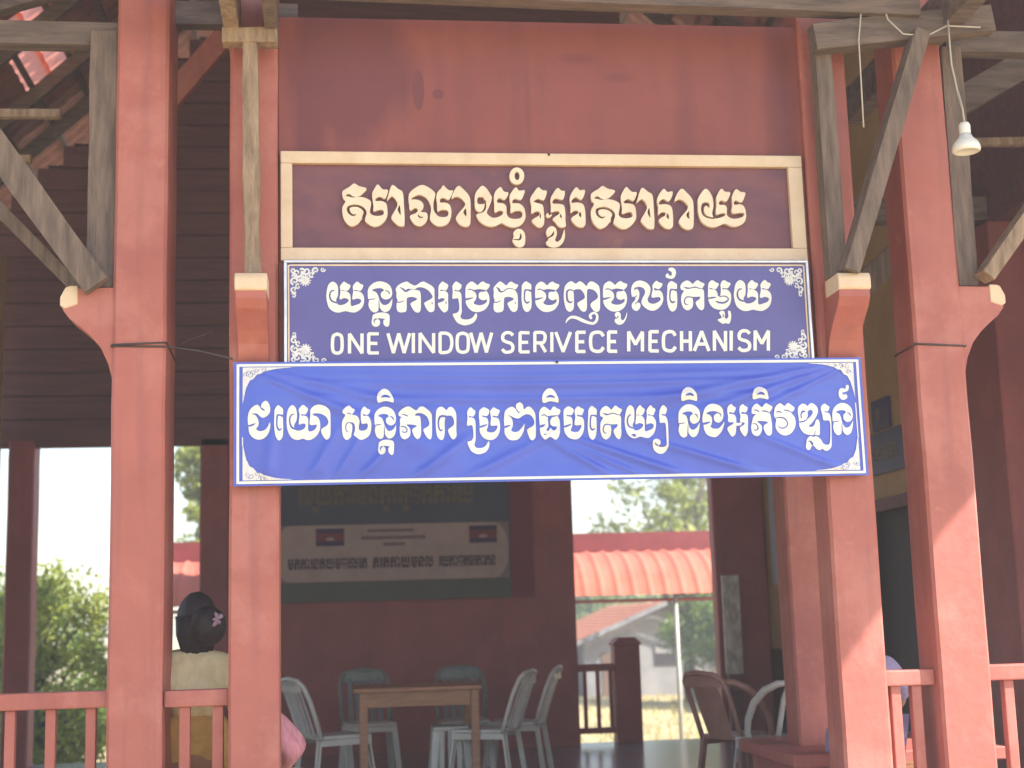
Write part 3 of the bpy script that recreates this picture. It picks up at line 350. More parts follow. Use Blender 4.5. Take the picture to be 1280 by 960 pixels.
ROW3='''+p:-428 2232 -417 2262 -395 2280 -381 2281 -370 2269 -364 2288 -347 2301 -333 2290 -325 2265 -329 2242 -344 2226 -362 2221 -377 2232 -388 2241 -410 2240 -392 2232 -379 2205 -381 2183 -390 2168 -373 2158 -351 2163 -337 2178 -327 2199 -325 2178 -333 2148 -351 2126 -377 2118 -403 2127 -421 2149 -425 2174 -428 2195|-s:-430 2183 7 -410 2187 9 -394 2194 4|-s:-370 2269 5 -359 2260 8 -351 2254 3
+p:-306 2225 -305 2256 -296 2273 -288 2279 -277 2271 -266 2259 -267 2225 -266 2186 -266 2155 -269 2130 -281 2114 -292 2117 -302 2139 -307 2182|-s:-263 2226 12 -280 2232 7 -292 2230 8 -295 2204 7 -294 2178 7 -285 2162 9 -274 2169 5
+p:-248 2238 -240 2264 -224 2279 -209 2267 -202 2241 -204 2207 -215 2184 -211 2162 -189 2158 -167 2169 -163 2187 -178 2191 -194 2188 -190 2233 -194 2256 -183 2273 -172 2279 -162 2271 -151 2261 -155 2244 -166 2233 -181 2235 -183 2229 -159 2225 -150 2206 -150 2157 -126 2157 -113 2172 -113 2185 -143 2185 -140 2229 -140 2255 -122 2274 -99 2279 -73 2271 -53 2254 -47 2228 -48 2137 -60 2114 -74 2118 -89 2145 -89 2164 -66 2179 -57 2197 -66 2220 -92 2236 -122 2238 -129 2230 -107 2221 -96 2198 -96 2164 -111 2134 -137 2115 -160 2114 -174 2120 -200 2114 -226 2124 -244 2155 -250 2192|-s:-215 2235 4 -226 2233 6 -235 2218 7 -235 2196 7 -226 2173 9 -207 2165 7
+p:9 2238 16 2257 39 2274 52 2262 66 2253 61 2238 53 2228 76 2222 88 2199 84 2173 86 2158 103 2153 120 2159 127 2176 120 2187 98 2186 94 2218 95 2245 104 2264 114 2269 123 2260 138 2252 134 2237 124 2227 106 2231 107 2223 128 2222 141 2195 141 2157 131 2130 108 2114 89 2111 71 2124 56 2135 43 2120 26 2111 11 2128 6 2162 8 2200 22 2227|-s:31 2236 3 40 2234 5 50 2229 2|-s:54 2113 9 54 2135 10 60 2158 13 58 2184 11 42 2192 4 29 2189 5 23 2170 5 28 2151 4 38 2149 2
+p:158 2227 172 2252 192 2265 212 2268 236 2260 252 2242 259 2214 255 2190 241 2178 224 2179 212 2193 213 2212 225 2222 215 2232 192 2233 175 2224 191 2215 200 2195 206 2173 221 2151 241 2155 253 2170 259 2180 257 2150 247 2125 230 2115 215 2121 203 2139 198 2122 183 2114 167 2126 159 2152 162 2173 158 2183|-s:157 2177 4 171 2179 5 188 2181 3|-s:248 2204 4 243 2216 6 232 2222 4|-s:203 2171 3 203 2139 5 202 2116 5
+p:171 2313 178 2335 194 2351 209 2355 227 2346 242 2323 249 2300 247 2287 230 2291 208 2294 185 2288 174 2290|-p:189 2310 201 2322 212 2324 225 2320 233 2309 212 2311
+p:175 2077 178 2097 195 2108 218 2110 241 2104 247 2088 245 2048 236 2038 223 2048 220 2068 227 2076 211 2080 198 2081 207 2069 205 2049 190 2039 177 2045 173 2061|-s:197 2077 2 188 2077 7 183 2067 5 187 2059 2
+p:271 2233 286 2254 317 2268 339 2257 356 2249 370 2263 387 2267 407 2253 426 2233 429 2203 427 2130 418 2110 401 2123 388 2150 390 2161 413 2176 416 2195 403 2222 377 2236 354 2234 346 2223 320 2223 297 2218 278 2222|+p:278 2208 290 2220 320 2225 358 2224 373 2219 376 2184 375 2131 359 2111 344 2124 334 2150 338 2162 357 2175 334 2181 308 2181 324 2162 324 2132 310 2115 292 2111 277 2128 275 2163 278 2185|-s:286 2233 3 301 2229 6 316 2223 5|-s:281 2172 4 296 2172 5 309 2160 5 307 2145 5 292 2143 4 287 2151 2|-s:350 2228 2 365 2232 5 376 2228 8
+p:448 2229 455 2256 472 2267 487 2261 498 2250 510 2263 525 2265 540 2247 545 2220 544 2159 544 2125 529 2109 516 2121 505 2148 508 2160 531 2178 533 2201 524 2219 509 2223 494 2217 489 2190 489 2145 482 2114 470 2107 454 2122 447 2160|-s:499 2217 11 479 2221 10 465 2214 10 459 2191 7 462 2164 7 471 2152 7 479 2160 2
+p:595 2176 598 2213 597 2238 606 2257 615 2264 627 2254 637 2245 633 2227 622 2217 609 2221 605 2215 626 2211 635 2192 635 2138 634 2106 628 2081 640 2068 664 2068 682 2078 693 2096 699 2096 699 2076 685 2051 660 2039 639 2038 615 2050 602 2073 595 2096 613 2102 624 2122 621 2172 611 2176
+p:653 2219 656 2246 670 2259 679 2263 693 2257 704 2247 700 2230 690 2220 669 2223 672 2216 690 2211 697 2192 694 2169 688 2149 701 2142 724 2143 738 2160 738 2174 708 2174 711 2211 708 2241 718 2257 727 2262 740 2254 754 2247 747 2227 741 2219 720 2222 722 2215 745 2208 753 2183 751 2149 739 2122 719 2107 698 2105 674 2115 657 2138 654 2163 655 2184|-s:652 2165 8 671 2171 10 691 2178 4
+p:774 2217 780 2244 804 2263 823 2261 836 2249 833 2273 851 2285 866 2274 871 2251 885 2262 900 2263 919 2243 926 2216 924 2154 922 2116 908 2100 895 2108 883 2143 885 2155 911 2170 919 2193 906 2220 884 2228 864 2220 845 2207 825 2209 806 2219 791 2223 806 2213 815 2190 813 2167 806 2150 823 2141 843 2147 861 2166 870 2180 868 2155 857 2128 838 2107 815 2102 792 2108 775 2133 774 2160 773 2187|-s:770 2164 8 786 2169 10 803 2175 4|-s:834 2251 5 845 2238 6 851 2236 2
+p:943 2215 946 2242 958 2258 971 2262 985 2253 998 2244 1008 2257 1018 2263 1031 2253 1046 2245 1042 2228 1033 2214 1041 2195 1041 2152 1034 2118 1016 2101 992 2115 968 2102 953 2115 944 2138 944 2177|-s:955 2219 4 968 2224 5 983 2215 5 1003 2215 9 1034 2219 3|-p:985 2211 1003 2215 1008 2215 996 2195 997 2176 1011 2166 1026 2166 1022 2153 1008 2145 995 2159 985 2145 975 2149 986 2169|-s:939 2165 8 955 2169 12 970 2176 4
+p:959 2307 968 2330 983 2346 999 2350 1017 2341 1031 2318 1038 2294 1036 2281 1019 2285 996 2288 974 2281 962 2284|-p:978 2305 990 2316 1001 2319 1014 2314 1021 2303 1001 2306
+p:1060 2217 1063 2245 1076 2258 1086 2262 1099 2256 1110 2246 1106 2228 1096 2219 1075 2221 1079 2214 1096 2209 1102 2189 1100 2166 1093 2146 1106 2139 1129 2140 1143 2158 1143 2171 1113 2172 1116 2209 1114 2240 1124 2256 1133 2261 1146 2253 1159 2245 1153 2226 1147 2217 1126 2220 1128 2213 1150 2206 1158 2181 1156 2146 1143 2119 1124 2103 1103 2102 1079 2112 1063 2135 1060 2161 1061 2182|-s:1058 2163 8 1077 2168 10 1096 2176 4
+p:1178 2209 1180 2239 1189 2256 1198 2262 1209 2254 1220 2242 1218 2209 1218 2170 1217 2141 1212 2115 1200 2099 1188 2103 1179 2124 1175 2167|-s:1222 2210 12 1205 2215 7 1192 2213 8 1188 2188 7 1188 2162 7 1197 2147 9 1209 2153 5
+p:1235 2228 1244 2247 1264 2260 1278 2253 1290 2241 1301 2253 1312 2261 1325 2250 1342 2240 1335 2225 1331 2214 1337 2201 1336 2154 1334 2115 1324 2099 1309 2111 1298 2141 1318 2163 1287 2169 1288 2146 1283 2116 1263 2099 1244 2112 1235 2147 1238 2181 1250 2204 1238 2211|-s:1249 2226 2 1264 2219 8 1278 2219 5 1299 2224 5 1317 2218 4 1338 2213 3|-s:1318 2167 10 1290 2168 6 1266 2172 6 1253 2163 6 1249 2144 5 1256 2131 5 1266 2131 2
+p:1357 2211 1365 2244 1381 2261 1397 2249 1402 2227 1400 2186 1392 2166 1400 2141 1423 2143 1440 2157 1442 2169 1424 2175 1406 2170 1411 2210 1411 2235 1421 2253 1430 2260 1441 2249 1453 2240 1447 2222 1437 2212 1420 2216 1416 2212 1436 2210 1451 2189 1450 2138 1468 2138 1488 2148 1493 2164 1479 2173 1458 2169 1463 2210 1462 2234 1473 2253 1483 2259 1492 2248 1505 2240 1499 2221 1491 2211 1471 2217 1468 2212 1490 2207 1504 2185 1503 2152 1493 2124 1469 2103 1450 2102 1426 2108 1402 2101 1380 2107 1361 2129 1354 2174|-s:1387 2215 4 1378 2213 7 1369 2199 7 1368 2178 8 1375 2160 8 1394 2151 7
+p:1522 2208 1526 2235 1534 2251 1544 2259 1561 2243 1557 2223 1550 2214 1538 2217 1536 2210 1552 2206 1561 2184 1564 2130 1563 2076 1554 2045 1535 2027 1512 2027 1493 2042 1486 2065 1487 2088 1504 2098 1521 2090 1522 2072 1512 2061 1533 2057 1549 2064 1554 2091 1553 2146 1548 2173 1525 2173 1523 2189|-s:1499 2080 3 1500 2071 6 1512 2065 5
+p:1630 2303 1639 2326 1655 2341 1670 2345 1689 2337 1703 2314 1710 2291 1707 2277 1690 2281 1667 2284 1644 2278 1633 2280|-p:1649 2301 1661 2312 1673 2315 1686 2310 1693 2299 1672 2302
+p:1616 2218 1631 2244 1652 2258 1673 2261 1697 2253 1713 2234 1719 2205 1714 2180 1699 2168 1682 2168 1670 2183 1672 2203 1684 2213 1675 2224 1651 2224 1633 2215 1650 2206 1658 2185 1663 2162 1677 2139 1698 2143 1711 2160 1718 2170 1714 2139 1703 2112 1686 2102 1671 2109 1659 2127 1654 2109 1638 2101 1621 2113 1614 2140 1619 2163 1614 2173|-s:1614 2167 4 1627 2169 5 1645 2171 3|-s:1707 2195 4 1703 2207 6 1691 2213 4|-s:1661 2160 3 1659 2127 5 1657 2103 5
+p:1733 2210 1743 2237 1760 2254 1784 2261 1811 2252 1830 2236 1836 2208 1827 2181 1811 2169 1791 2178 1788 2201 1801 2213 1813 2218 1794 2224 1766 2223 1749 2213 1769 2205 1779 2186 1775 2162 1770 2151 1785 2141 1809 2142 1826 2158 1837 2173 1833 2150 1820 2123 1799 2103 1779 2101 1752 2112 1738 2139 1737 2155 1732 2178|-s:1733 2165 10 1751 2168 11 1769 2174 4|-s:1824 2199 4 1819 2212 6 1805 2218 4
+p:1855 2224 1858 2245 1875 2258 1884 2249 1898 2241 1893 2225 1885 2216 1869 2220 1864 2212 1888 2208 1896 2188 1895 2145 1891 2114 1876 2101 1863 2114 1851 2142 1878 2161 1880 2169 1862 2169 1855 2177 1858 2200|+p:1915 2223 1920 2247 1935 2258 1944 2250 1958 2242 1953 2225 1944 2216 1929 2220 1924 2211 1948 2207 1955 2187 1953 2144 1948 2113 1938 2101 1925 2113 1912 2141 1933 2156 1938 2166 1922 2170 1914 2176 1918 2199|+s:1877 2155 8 1897 2159 12 1913 2160 12 1922 2168 6
+p:1983 2305 1993 2326 2009 2340 2026 2344 2045 2336 2060 2315 2067 2294 2064 2281 2046 2285 2022 2288 1998 2282 1986 2284|-p:2003 2303 2016 2313 2028 2316 2042 2311 2049 2302 2027 2304
+p:1974 2218 1980 2242 2003 2261 2018 2251 2028 2241 2040 2255 2051 2262 2064 2253 2082 2243 2075 2227 2066 2215 2071 2201 2075 2158 2072 2115 2057 2102 2042 2112 2032 2139 2037 2155 2057 2168 2030 2175 2002 2173 2021 2155 2023 2132 2010 2108 1994 2101 1974 2113 1969 2140 1976 2171 1983 2195 1996 2208 1978 2209|-s:1987 2228 3 2001 2226 6 2012 2218 4|-s:2023 2222 2 2041 2223 7 2068 2215 3|-s:1977 2161 3 1993 2161 5 2004 2147 6 2001 2134 6 1987 2130 4 1984 2140 2
+p:2091 2221 2098 2244 2119 2261 2133 2256 2146 2248 2159 2260 2169 2261 2183 2251 2196 2239 2187 2222 2176 2215 2191 2196 2196 2168 2190 2141 2170 2114 2141 2103 2114 2111 2095 2134 2093 2158 2098 2181 2089 2197|-s:2102 2217 4 2115 2221 7 2128 2215 4|-s:2141 2228 4 2157 2226 6 2179 2218 3|-s:2097 2189 4 2119 2192 6 2142 2185 6 2155 2163 6 2144 2144 6 2124 2139 6 2106 2148 3
+p:2211 2219 2216 2243 2236 2259 2252 2256 2263 2248 2276 2260 2292 2260 2311 2242 2313 2218 2300 2191 2278 2163 2261 2148 2277 2144 2291 2155 2299 2175 2311 2181 2318 2163 2316 2124 2312 2104 2294 2104 2258 2105 2231 2117 2216 2141 2213 2156 2213 2184|-s:2249 2219 4 2237 2221 10 2226 2207 6 2227 2188 6|-p:2261 2219 2276 2229 2287 2219 2280 2203 2259 2183 2251 2180 2260 2199|-s:2214 2168 6 2238 2172 7 2255 2180 3|-s:2295 2124 2 2286 2104 4
+p:2243 2062 2249 2085 2266 2099 2281 2095 2298 2098 2317 2084 2331 2061 2355 2056 2365 2076 2371 2139 2367 2174 2339 2176 2335 2202 2329 2234 2336 2250 2351 2259 2362 2251 2374 2243 2369 2227 2360 2220 2348 2222 2350 2216 2370 2210 2378 2178 2374 2099 2370 2048 2353 2029 2337 2027 2322 2037 2311 2030 2294 2036 2282 2050 2270 2050 2261 2034 2247 2032 2240 2046|-s:2254 2072 3 2262 2075 6 2271 2065 12 2275 2054 8
+p:2388 2219 2404 2245 2426 2259 2446 2262 2470 2254 2486 2235 2491 2206 2486 2181 2471 2169 2454 2169 2442 2184 2444 2204 2457 2215 2447 2225 2423 2225 2405 2216 2422 2207 2430 2186 2434 2163 2448 2140 2469 2144 2482 2161 2489 2171 2485 2140 2474 2113 2456 2103 2441 2110 2430 2128 2424 2110 2408 2102 2392 2114 2385 2141 2390 2164 2385 2174|-s:2385 2168 4 2399 2170 5 2416 2172 3|-s:2480 2196 4 2475 2208 6 2464 2214 4|-s:2432 2161 3 2430 2128 5 2427 2104 5
+p:2427 2312 2435 2332 2451 2336 2463 2332 2468 2349 2479 2351 2482 2339 2475 2323 2458 2316 2449 2310 2465 2306 2471 2292 2460 2280 2443 2278 2430 2290|-s:2452 2316 2 2449 2308 6 2463 2304 2'''.split('\n')
# ---------------------------------------------------------------- ground and hall floor
bm = bmesh.new(); NX = 40
ys = [-60,-20,-8,-4,0,4,8,9,10,11,12,13,14,16,18,20,24,28,32,38,46,60,90,150,300,700]
def gz(x, y): return -.35 if y < 8 else (-.35-.65*min(1,(y-8)/5)) + (math.sin(x*.7+y*.3)*.03 if 8 < y < 60 else 0)
xs = [-700,-200,-80,-40,-20]+[-16+i*1.5 for i in range(28)]+[30,50,90,200,700]
grid = [[bm.verts.new((x,y,gz(x,y))) for x in xs] for y in ys]
for j in range(len(ys)-1):
    for i in range(len(xs)-1): bm.faces.new((grid[j][i],grid[j][i+1],grid[j+1][i+1],grid[j+1][i]))
tag(fin('ground', bm, GROUND, None, True), kind='structure')
tag(box('floor', -6,9,-.5,8.25,-.5,0, FLOOR), kind='structure')
# dry grass beyond the hall
bm = bmesh.new()
for i in range(9000):
    x = random.uniform(-6,16); y = 9.5+random.random()**1.5*26; h = random.uniform(.05,.22); a = random.uniform(0,3.14); s = .02+.012*random.random()
    z = gz(x,y)-.01; dx, dy = math.cos(a)*s, math.sin(a)*s; lx, ly = random.uniform(-.08,.08), random.uniform(-.08,.08)
    bm.faces.new([bm.verts.new(q) for q in ((x-dx,y-dy,z),(x+dx,y+dy,z),(x+lx,y+ly,z+h))])
tag(fin('dry_grass', bm, mat('straw grass blades', (.62,.48,.20), (.36,.33,.10), .8, 1.5, 0, trans=.3)), 'dry straw coloured grass over the yard behind the hall', 'grass', kind='stuff')
# ---------------------------------------------------------------- porch posts
def post(name, label, x0, x1, y0, y1, ztop, m=RED, corbel=None, group='red concrete posts of the porch'):
    t = thing(name, label, 'post', ((x0+x1)/2, (y0+y1)/2, 0), group)
    bm = bmesh.new(); n = 14; rings = []
    for i in range(n+1):
        z = ztop*i/n; q = random.uniform(-.0025,.0025)
        b = .014; rings.append([bm.verts.new((x+q, y, z)) for x, y in ((x0+b,y0),(x1-b,y0),(x1,y0+b),(x1,y1-b),(x1-b,y1),(x0+b,y1),(x0,y1-b),(x0,y0+b))])
    for i in range(n):
        for k in range(8): bm.faces.new((rings[i][k], rings[i][(k+1)%8], rings[i+1][(k+1)%8], rings[i+1][k]))
    bm.faces.new(rings[0][::-1]); bm.faces.new(rings[-1]); fin('shaft', bm, m, t)
    if corbel:
        d, a0, a1 = corbel                # d: 'left','right','front'
        prof = [(0,2.42),(.02,2.50),(.055,2.575),(.10,2.63),(.15,2.675),(.20,2.715),(.232,2.757),(.235,2.80),(.213,2.862),(0,2.866)]
        cap = [(.165,2.785),(.222,2.765),(.246,2.778),(.246,2.82),(.222,2.868),(.20,2.875),(.165,2.875)]
        if d == 'front': cap = [(.05,2.79),(.235,2.79),(.246,2.80),(.246,2.85),(.235,2.874),(.05,2.876)]
        if d == 'front': fn = lambda p: [(y0-q[0], q[1]) for q in p]; ax = 'x'
        elif d == 'left': fn = lambda p: [(x0-q[0], q[1]) for q in p]; ax = 'y'
        else: fn = lambda p: [(x1+q[0], q[1]) for q in p]; ax = 'y'
        prism('corbel', fn(prof), ax, a0, a1, m, t); prism('corbel_cap', fn(cap), ax, a0-.004, a1+.004, CREAM, t, .004)
    return t
post('porch_post', 'red post at far left of the porch with a corbel sticking out to its left', -1.06,-.815,0,.40,4.6, corbel=('left',.02,.20))
post('porch_post', 'red post left of the signs with a cream topped corbel on its front', -.52,-.29,0,.23,4.6, corbel=('front',-.475,-.335))
post('porch_post', 'red post right of the signs, half sunlit low down, cream topped corbel in front', 2.36,2.60,0,.23,4.6, corbel=('front',2.40,2.555))
post('porch_post', 'red post at right with a corbel sticking out right under the hanging lamp', 2.86,3.12,0,.26,4.6, corbel=('right',.02,.20))
post('inner_post', 'red post standing on the red bench behind the post right of the signs', 2.71,2.96,1.8,2.05,4.6, group='posts inside the hall')
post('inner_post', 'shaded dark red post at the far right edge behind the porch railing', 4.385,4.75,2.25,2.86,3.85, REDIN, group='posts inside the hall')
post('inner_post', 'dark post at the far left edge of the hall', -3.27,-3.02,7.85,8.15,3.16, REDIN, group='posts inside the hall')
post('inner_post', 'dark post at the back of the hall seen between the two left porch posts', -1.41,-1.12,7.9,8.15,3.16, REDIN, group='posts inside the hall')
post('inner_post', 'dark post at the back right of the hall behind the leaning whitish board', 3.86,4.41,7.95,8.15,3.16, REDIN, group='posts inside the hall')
# ---------------------------------------------------------------- fascia wall with the red name board
t = thing('fascia_wall', 'stained red plaster wall panel above the three signs', 'wall', (1.03,.1,1.95))
box('panel', -.2885,2.3585,.045,.16,1.95,4.25, FASCIA, t)
t = thing('name_board', 'maroon name board with cream frame and raised ivory Khmer letters, topmost of the three signs', 'sign', (1.03,.03,3.0))
box('panel', -.222,2.262,.028,.043,3.058,3.482, MAROON, t)
for a in ((-.278,2.335,0,.044,3.482,3.542),(-.278,2.335,0,.044,2.995,3.058),(-.278,-.222,.001,.044,3.0585,3.4815),(2.262,2.335,.001,.044,3.0585,3.4815)):
    box('frame', *a, CREAM, t, .005)
lettering(ROW1, IVORY, .004, .027, t, name='letter')
# ---------------------------------------------------------------- framed blue sign board
t = thing('sign_board', 'framed violet sign with Khmer letters over ONE WINDOW SERIVECE MECHANISM, middle of three', 'sign', (1.03,-.03,2.49))
X0,X1,Z0,Z1 = -.262,2.322,2.478,2.985
box('panel', X0+.012,X1-.012,-.026,.0,Z0,Z1-.012, NAVY, t)
for a in ((X0,X1,-.04,.0,Z1-.011,Z1),(X0,X0+.013,-.0395,-.001,Z0,Z1-.0112),(X1-.013,X1,-.0395,-.001,Z0,Z1-.0112)): box('frame', *a, ALU, t, .002)
def strip(name, pts, wd, y, m, parent, disp=None, k=1):
    st = []
    for i in range(len(pts)-1):
        n = max(1,int(math.dist(pts[i],pts[i+1])/.05)) if disp else 1
        for j in range(n): a = j/n; st.append((pts[i][0]+(pts[i+1][0]-pts[i][0])*a, pts[i][1]+(pts[i+1][1]-pts[i][1])*a, wd))
    st.append((*pts[-1], wd))
    return glyph(name, quads(st), [], m, y, y+.002, parent, disp, sc=1, side=False)
fx0,fx1,fz0,fz1 = X0+.0215,X1-.0215,Z0+.004,Z1-.022
strip('border_line', [(fx0,fz0),(fx0,fz1)], .008, -.0285, CREAM, t); strip('border_line', [(fx0+.005,fz1),(fx1-.005,fz1)], .008, -.0285, CREAM, t); strip('border_line', [(fx1,fz1),(fx1,fz0)], .008, -.0285, CREAM, t)
def ornament(parent, cx, cz, sx, sz, w_, h_, y, disp=None, seed=1, solid=False):
    rnd = random.Random(seed); plus = []; minus = []
    def add(pts, dst=plus): dst.append([(cx+sx*p[0], cz+sz*p[1]) for p in pts])
    def curl(x, z, r0, a0, turns, wd, dst=plus):
        st = []
        for i in range(13):
            t_ = i/12; a = a0+turns*6.283*t_; rr = r0*(1-.8*t_); st.append((cx+sx*(x+rr*math.cos(a)), cz+sz*(z+rr*math.sin(a)), wd*(1-.5*t_)*(1 if solid else 1.25)))
        dst += quads(st)
    if solid:
        n = 14; edge = [(w_*(i/n), h_*(1-(i/n)**.5)**2*(1+.1*math.sin(i*2.7))) for i in range(n+1)]
        add([(0,0)]+[(w_,0.0)]+[(e[0], e[1]+.003) for e in edge[::-1][1:]])
        for i in range(6):
            a = rnd.random(); x = a*w_*.42+.008; z = (1-(x/w_)**.5)**2*h_*rnd.uniform(.25,.75)
            curl(x, z, rnd.uniform(.008,.015), rnd.random()*6, 1.1, .0025, minus)
    else:
        rx, rz = w_*.40, h_*.42
        for k in range(13):
            a = k*6.283/13; dx, dz = math.cos(a), math.sin(a); p = []
            plus += quads([(cx+sx*(rx+dx*.006), cz+sz*(rz+dz*.006), .004),(cx+sx*(rx+dx*.018), cz+sz*(rz+dz*.018), .009),(cx+sx*(rx+dx*.029), cz+sz*(rz+dz*.029), .004)])
        add([(rx+.009*math.cos(k*.785), rz+.009*math.sin(k*.785)) for k in range(8)])
        for (x,z,r0,a0,tn,wd) in ((.03,.028,.024,0,1.1,.010),(.018,.07,.020,2,1.2,.009),(.014,.115,.017,1,1.1,.008),(.075,.018,.020,3,-1.1,.009),(.12,.015,.017,2,1.2,.008),(.155,.010,.012,0,1.1,.006),(.012,.148,.012,4,1,.006),
            (.045,.055,.017,3,-1,.008),(.10,.036,.014,1,1.1,.007),(.034,.10,.014,5,-1,.007),(.012,.015,.014,1,1,.008),(.055,.022,.016,4,1,.008),(.02,.045,.014,3,1,.008)):
            curl(x*w_/.17, z*h_/.16, r0, a0, tn, wd)
    glyph('corner_ornament', plus, minus, ORNAM, y, y+.001, parent, disp, sc=1, side=False)
for i,(cx,cz,sx,sz) in enumerate(((fx0+.012,fz1-.012,1,-1),(fx1-.012,fz1-.012,-1,-1),(fx0+.012,fz0+.006,1,1),(fx1-.012,fz0+.006,-1,1))): ornament(t, cx, cz, sx, sz, .165, .15, -.029, seed=i)
lettering(ROW2, WHITE, -.029, -.027, t, side=False); lettering(LATIN, WHITE, -.029, -.027, t, side=False)
# ---------------------------------------------------------------- cloth banner, wrinkled
BX0,BX1,BZ0,BZ1 = -.495,2.552,1.905,2.488
def bdisp(x, z):
    u_ = (x-BX0)/(BX1-BX0); v_ = (z-BZ0)/(BZ1-BZ0); d = 0
    edge = min(1, max(0,min(u_,1-u_))*30)*min(1, max(0,min(v_,1-v_))*9)
    a = math.atan2(BZ1-z, x-BX0+.02); rr = math.hypot(x-BX0, BZ1-z)         # pulls from the top left corner
    d += .010*math.exp(-((a-.42)/.05)**2)*math.exp(-((rr-.6)/.5)**2) + .008*math.exp(-((a-.25)/.035)**2)*math.exp(-((rr-.8)/.6)**2)
    a2 = math.atan2(BZ1-z, BX1-x+.02); r3 = math.hypot(BX1-x, BZ1-z)
    d += .010*math.exp(-((a2-.30)/.035)**2)*math.exp(-((r3-.6)/.45)**2)+.009*math.exp(-((a2-.19)/.03)**2)*math.exp(-((r3-.8)/.6)**2)+.008*math.exp(-((a2-.43)/.04)**2)*math.exp(-((r3-.4)/.35)**2)
    for zz, am in ((2.40,.006),(2.44,.004),(2.33,.005)): d += am*math.exp(-((z-zz+.03*math.sin(u_*3.14))/.014)**2)*math.sin(u_*3.14)
    for x0_, sl_, am, wd in ((-.1,-.55,.012,.030),(.02,-.6,.009,.022),(.16,-1.0,.010,.030),(.45,-1.3,.010,.04),(.75,-2.0,.008,.05),(1.15,1.6,.010,.03),(1.25,2.2,.008,.025),(1.4,2.8,.012,.05),(1.75,3.2,.010,.05),(2.25,2.4,.008,.04),(-.33,-.1,.012,.03)):
        s_ = (x-x0_)+(z-BZ0-.1)*sl_; d += am*math.exp(-(s_/wd)**2)*math.exp(-((v_-.12)/.30)**2)
    d += .012*math.sin(u_*9+v_*1.5)*math.sin(v_*3.14) + .004*math.sin(u_*31+v_*5)*v_*(1-v_)
    return -d*edge*1.7
t = thing('cloth_banner', 'bright blue creased banner with white Khmer letters, lowest and widest of the signs', 'banner', (1.03,-.05,1.905))
bm = bmesh.new(); NU, NV = 300, 60
g_ = [[bm.verts.new((BX0+(BX1-BX0)*i/NU, -.055+bdisp(BX0+(BX1-BX0)*i/NU, BZ0+(BZ1-BZ0)*j/NV), BZ0+(BZ1-BZ0)*j/NV)) for i in range(NU+1)] for j in range(NV+1)]
for j in range(NV):
    for i in range(NU): bm.faces.new((g_[j][i],g_[j][i+1],g_[j+1][i+1],g_[j+1][i]))
fin('cloth', bm, BLUE, t, True)
box('backing_frame', BX0+.01,BX1-.01,-.038,-.004,BZ1-.045,BZ1-.005, WOODH, t)
box('backing_frame', BX0+.01,BX1-.01,-.038,-.004,BZ0+.005,BZ0+.045, WOODH, t)
b_ = .020
for pts in ([(BX0+b_,BZ0+.012),(BX0+b_,BZ1-.012)],[(BX1-b_,BZ0+.012),(BX1-b_,BZ1-.012)],[(BX0+b_+.006,BZ1-.016),(BX1-b_-.006,BZ1-.016)],[(BX0+b_+.006,BZ0+.016),(BX1-b_-.006,BZ0+.016)]):
    strip('border_line', pts, .0125, -.0585, WHITE, t, bdisp)
q0,q1,q2,q3 = BX0+.042,BX1-.042,BZ0+.026,BZ1-.026
for pts in ([(q0,q2+.16),(q0,q2+.2)],[(q1,q2+.16),(q1,q3-.2)]): strip('border_line', pts, .005, -.0588, WHITE, t, bdisp)
for i,(cx,cz,sx,sz) in enumerate(((q0,q3,1,-1),(q1,q3,-1,-1),(q0,q2,1,1),(q1,q2,-1,1))): ornament(t, cx, cz, sx, sz, .23, .17, -.059, bdisp, seed=20+i, solid=True)
lettering(ROW3, WHITE, -.0595, -.058, t, bdisp, side=False)
# ---------------------------------------------------------------- timber under the eaves
def timber(name, label, p0, p1, w_, h_, m=WOOD, cat='timber', group='old timbers under the porch roof', jit=.03, up=(0,0,1)):
    o = beam(name, p0, p1, w_, h_, m, None, .007, jit, up); return tag(o, label, cat, group)
timber('wooden_strut', 'grey timber upright standing on the corbel left of the far left post', (-1.13,.11,2.875),(-1.13,.11,4.16), .13,.13)
timber('wooden_strut', 'thin pale upright standing on the cream corbel left of the signs', (-.40,-.14,2.875),(-.415,-.14,4.06), .075,.075, WOODL, jit=.12)
timber('wooden_strut', 'dark upright standing on the cream corbel right of the signs', (2.435,-.11,2.875),(2.43,-.11,4.06), .085,.09)
timber('wooden_strut', 'grey upright standing on the corbel behind the hanging lamp', (3.19,.11,2.875),(3.20,.11,4.16), .11,.13)
timber('wooden_brace', 'broad weathered brace slanting up to the left from the far left corbel', (-1.13,-.03,2.86),(-1.95,-.06,4.03), .13,.075, up=(0,1,0))
timber('wooden_brace', 'second narrower brace behind the broad one at far left', (-1.22,.16,2.86),(-2.1,.16,3.78), .06,.06, up=(0,1,0))
timber('wooden_brace', 'long brace slanting up to the right from the cream corbel right of the signs', (2.46,-.22,2.88),(2.90,-.25,4.10), .08,.12, up=(0,1,0))
timber('wooden_brace', 'pale brace slanting up to the right from the corbel at far right', (3.24,-.03,2.90),(4.0,-.06,3.86), .075,.12, WOODL, up=(0,1,0))
timber('tie_beam', 'short grey beam joining the two right posts above the lamp', (2.36,-.2,4.08),(3.30,-.2,4.20), .10,.14, WOODH)
timber('tie_beam', 'dark beam end above the two left posts', (-1.0,.3,4.36),(-.2,.3,4.36), .08,.12, WOODH)
timber('beam_end', 'left one of the two beam ends clasping the pale upright', (-.50,-.6,4.20),(-.50,1.2,4.20), .07,.22, WOODL)
timber('beam_end', 'right one of the two beam ends clasping the pale upright', (-.315,-.6,4.20),(-.315,1.2,4.20), .055,.22, WOOD)
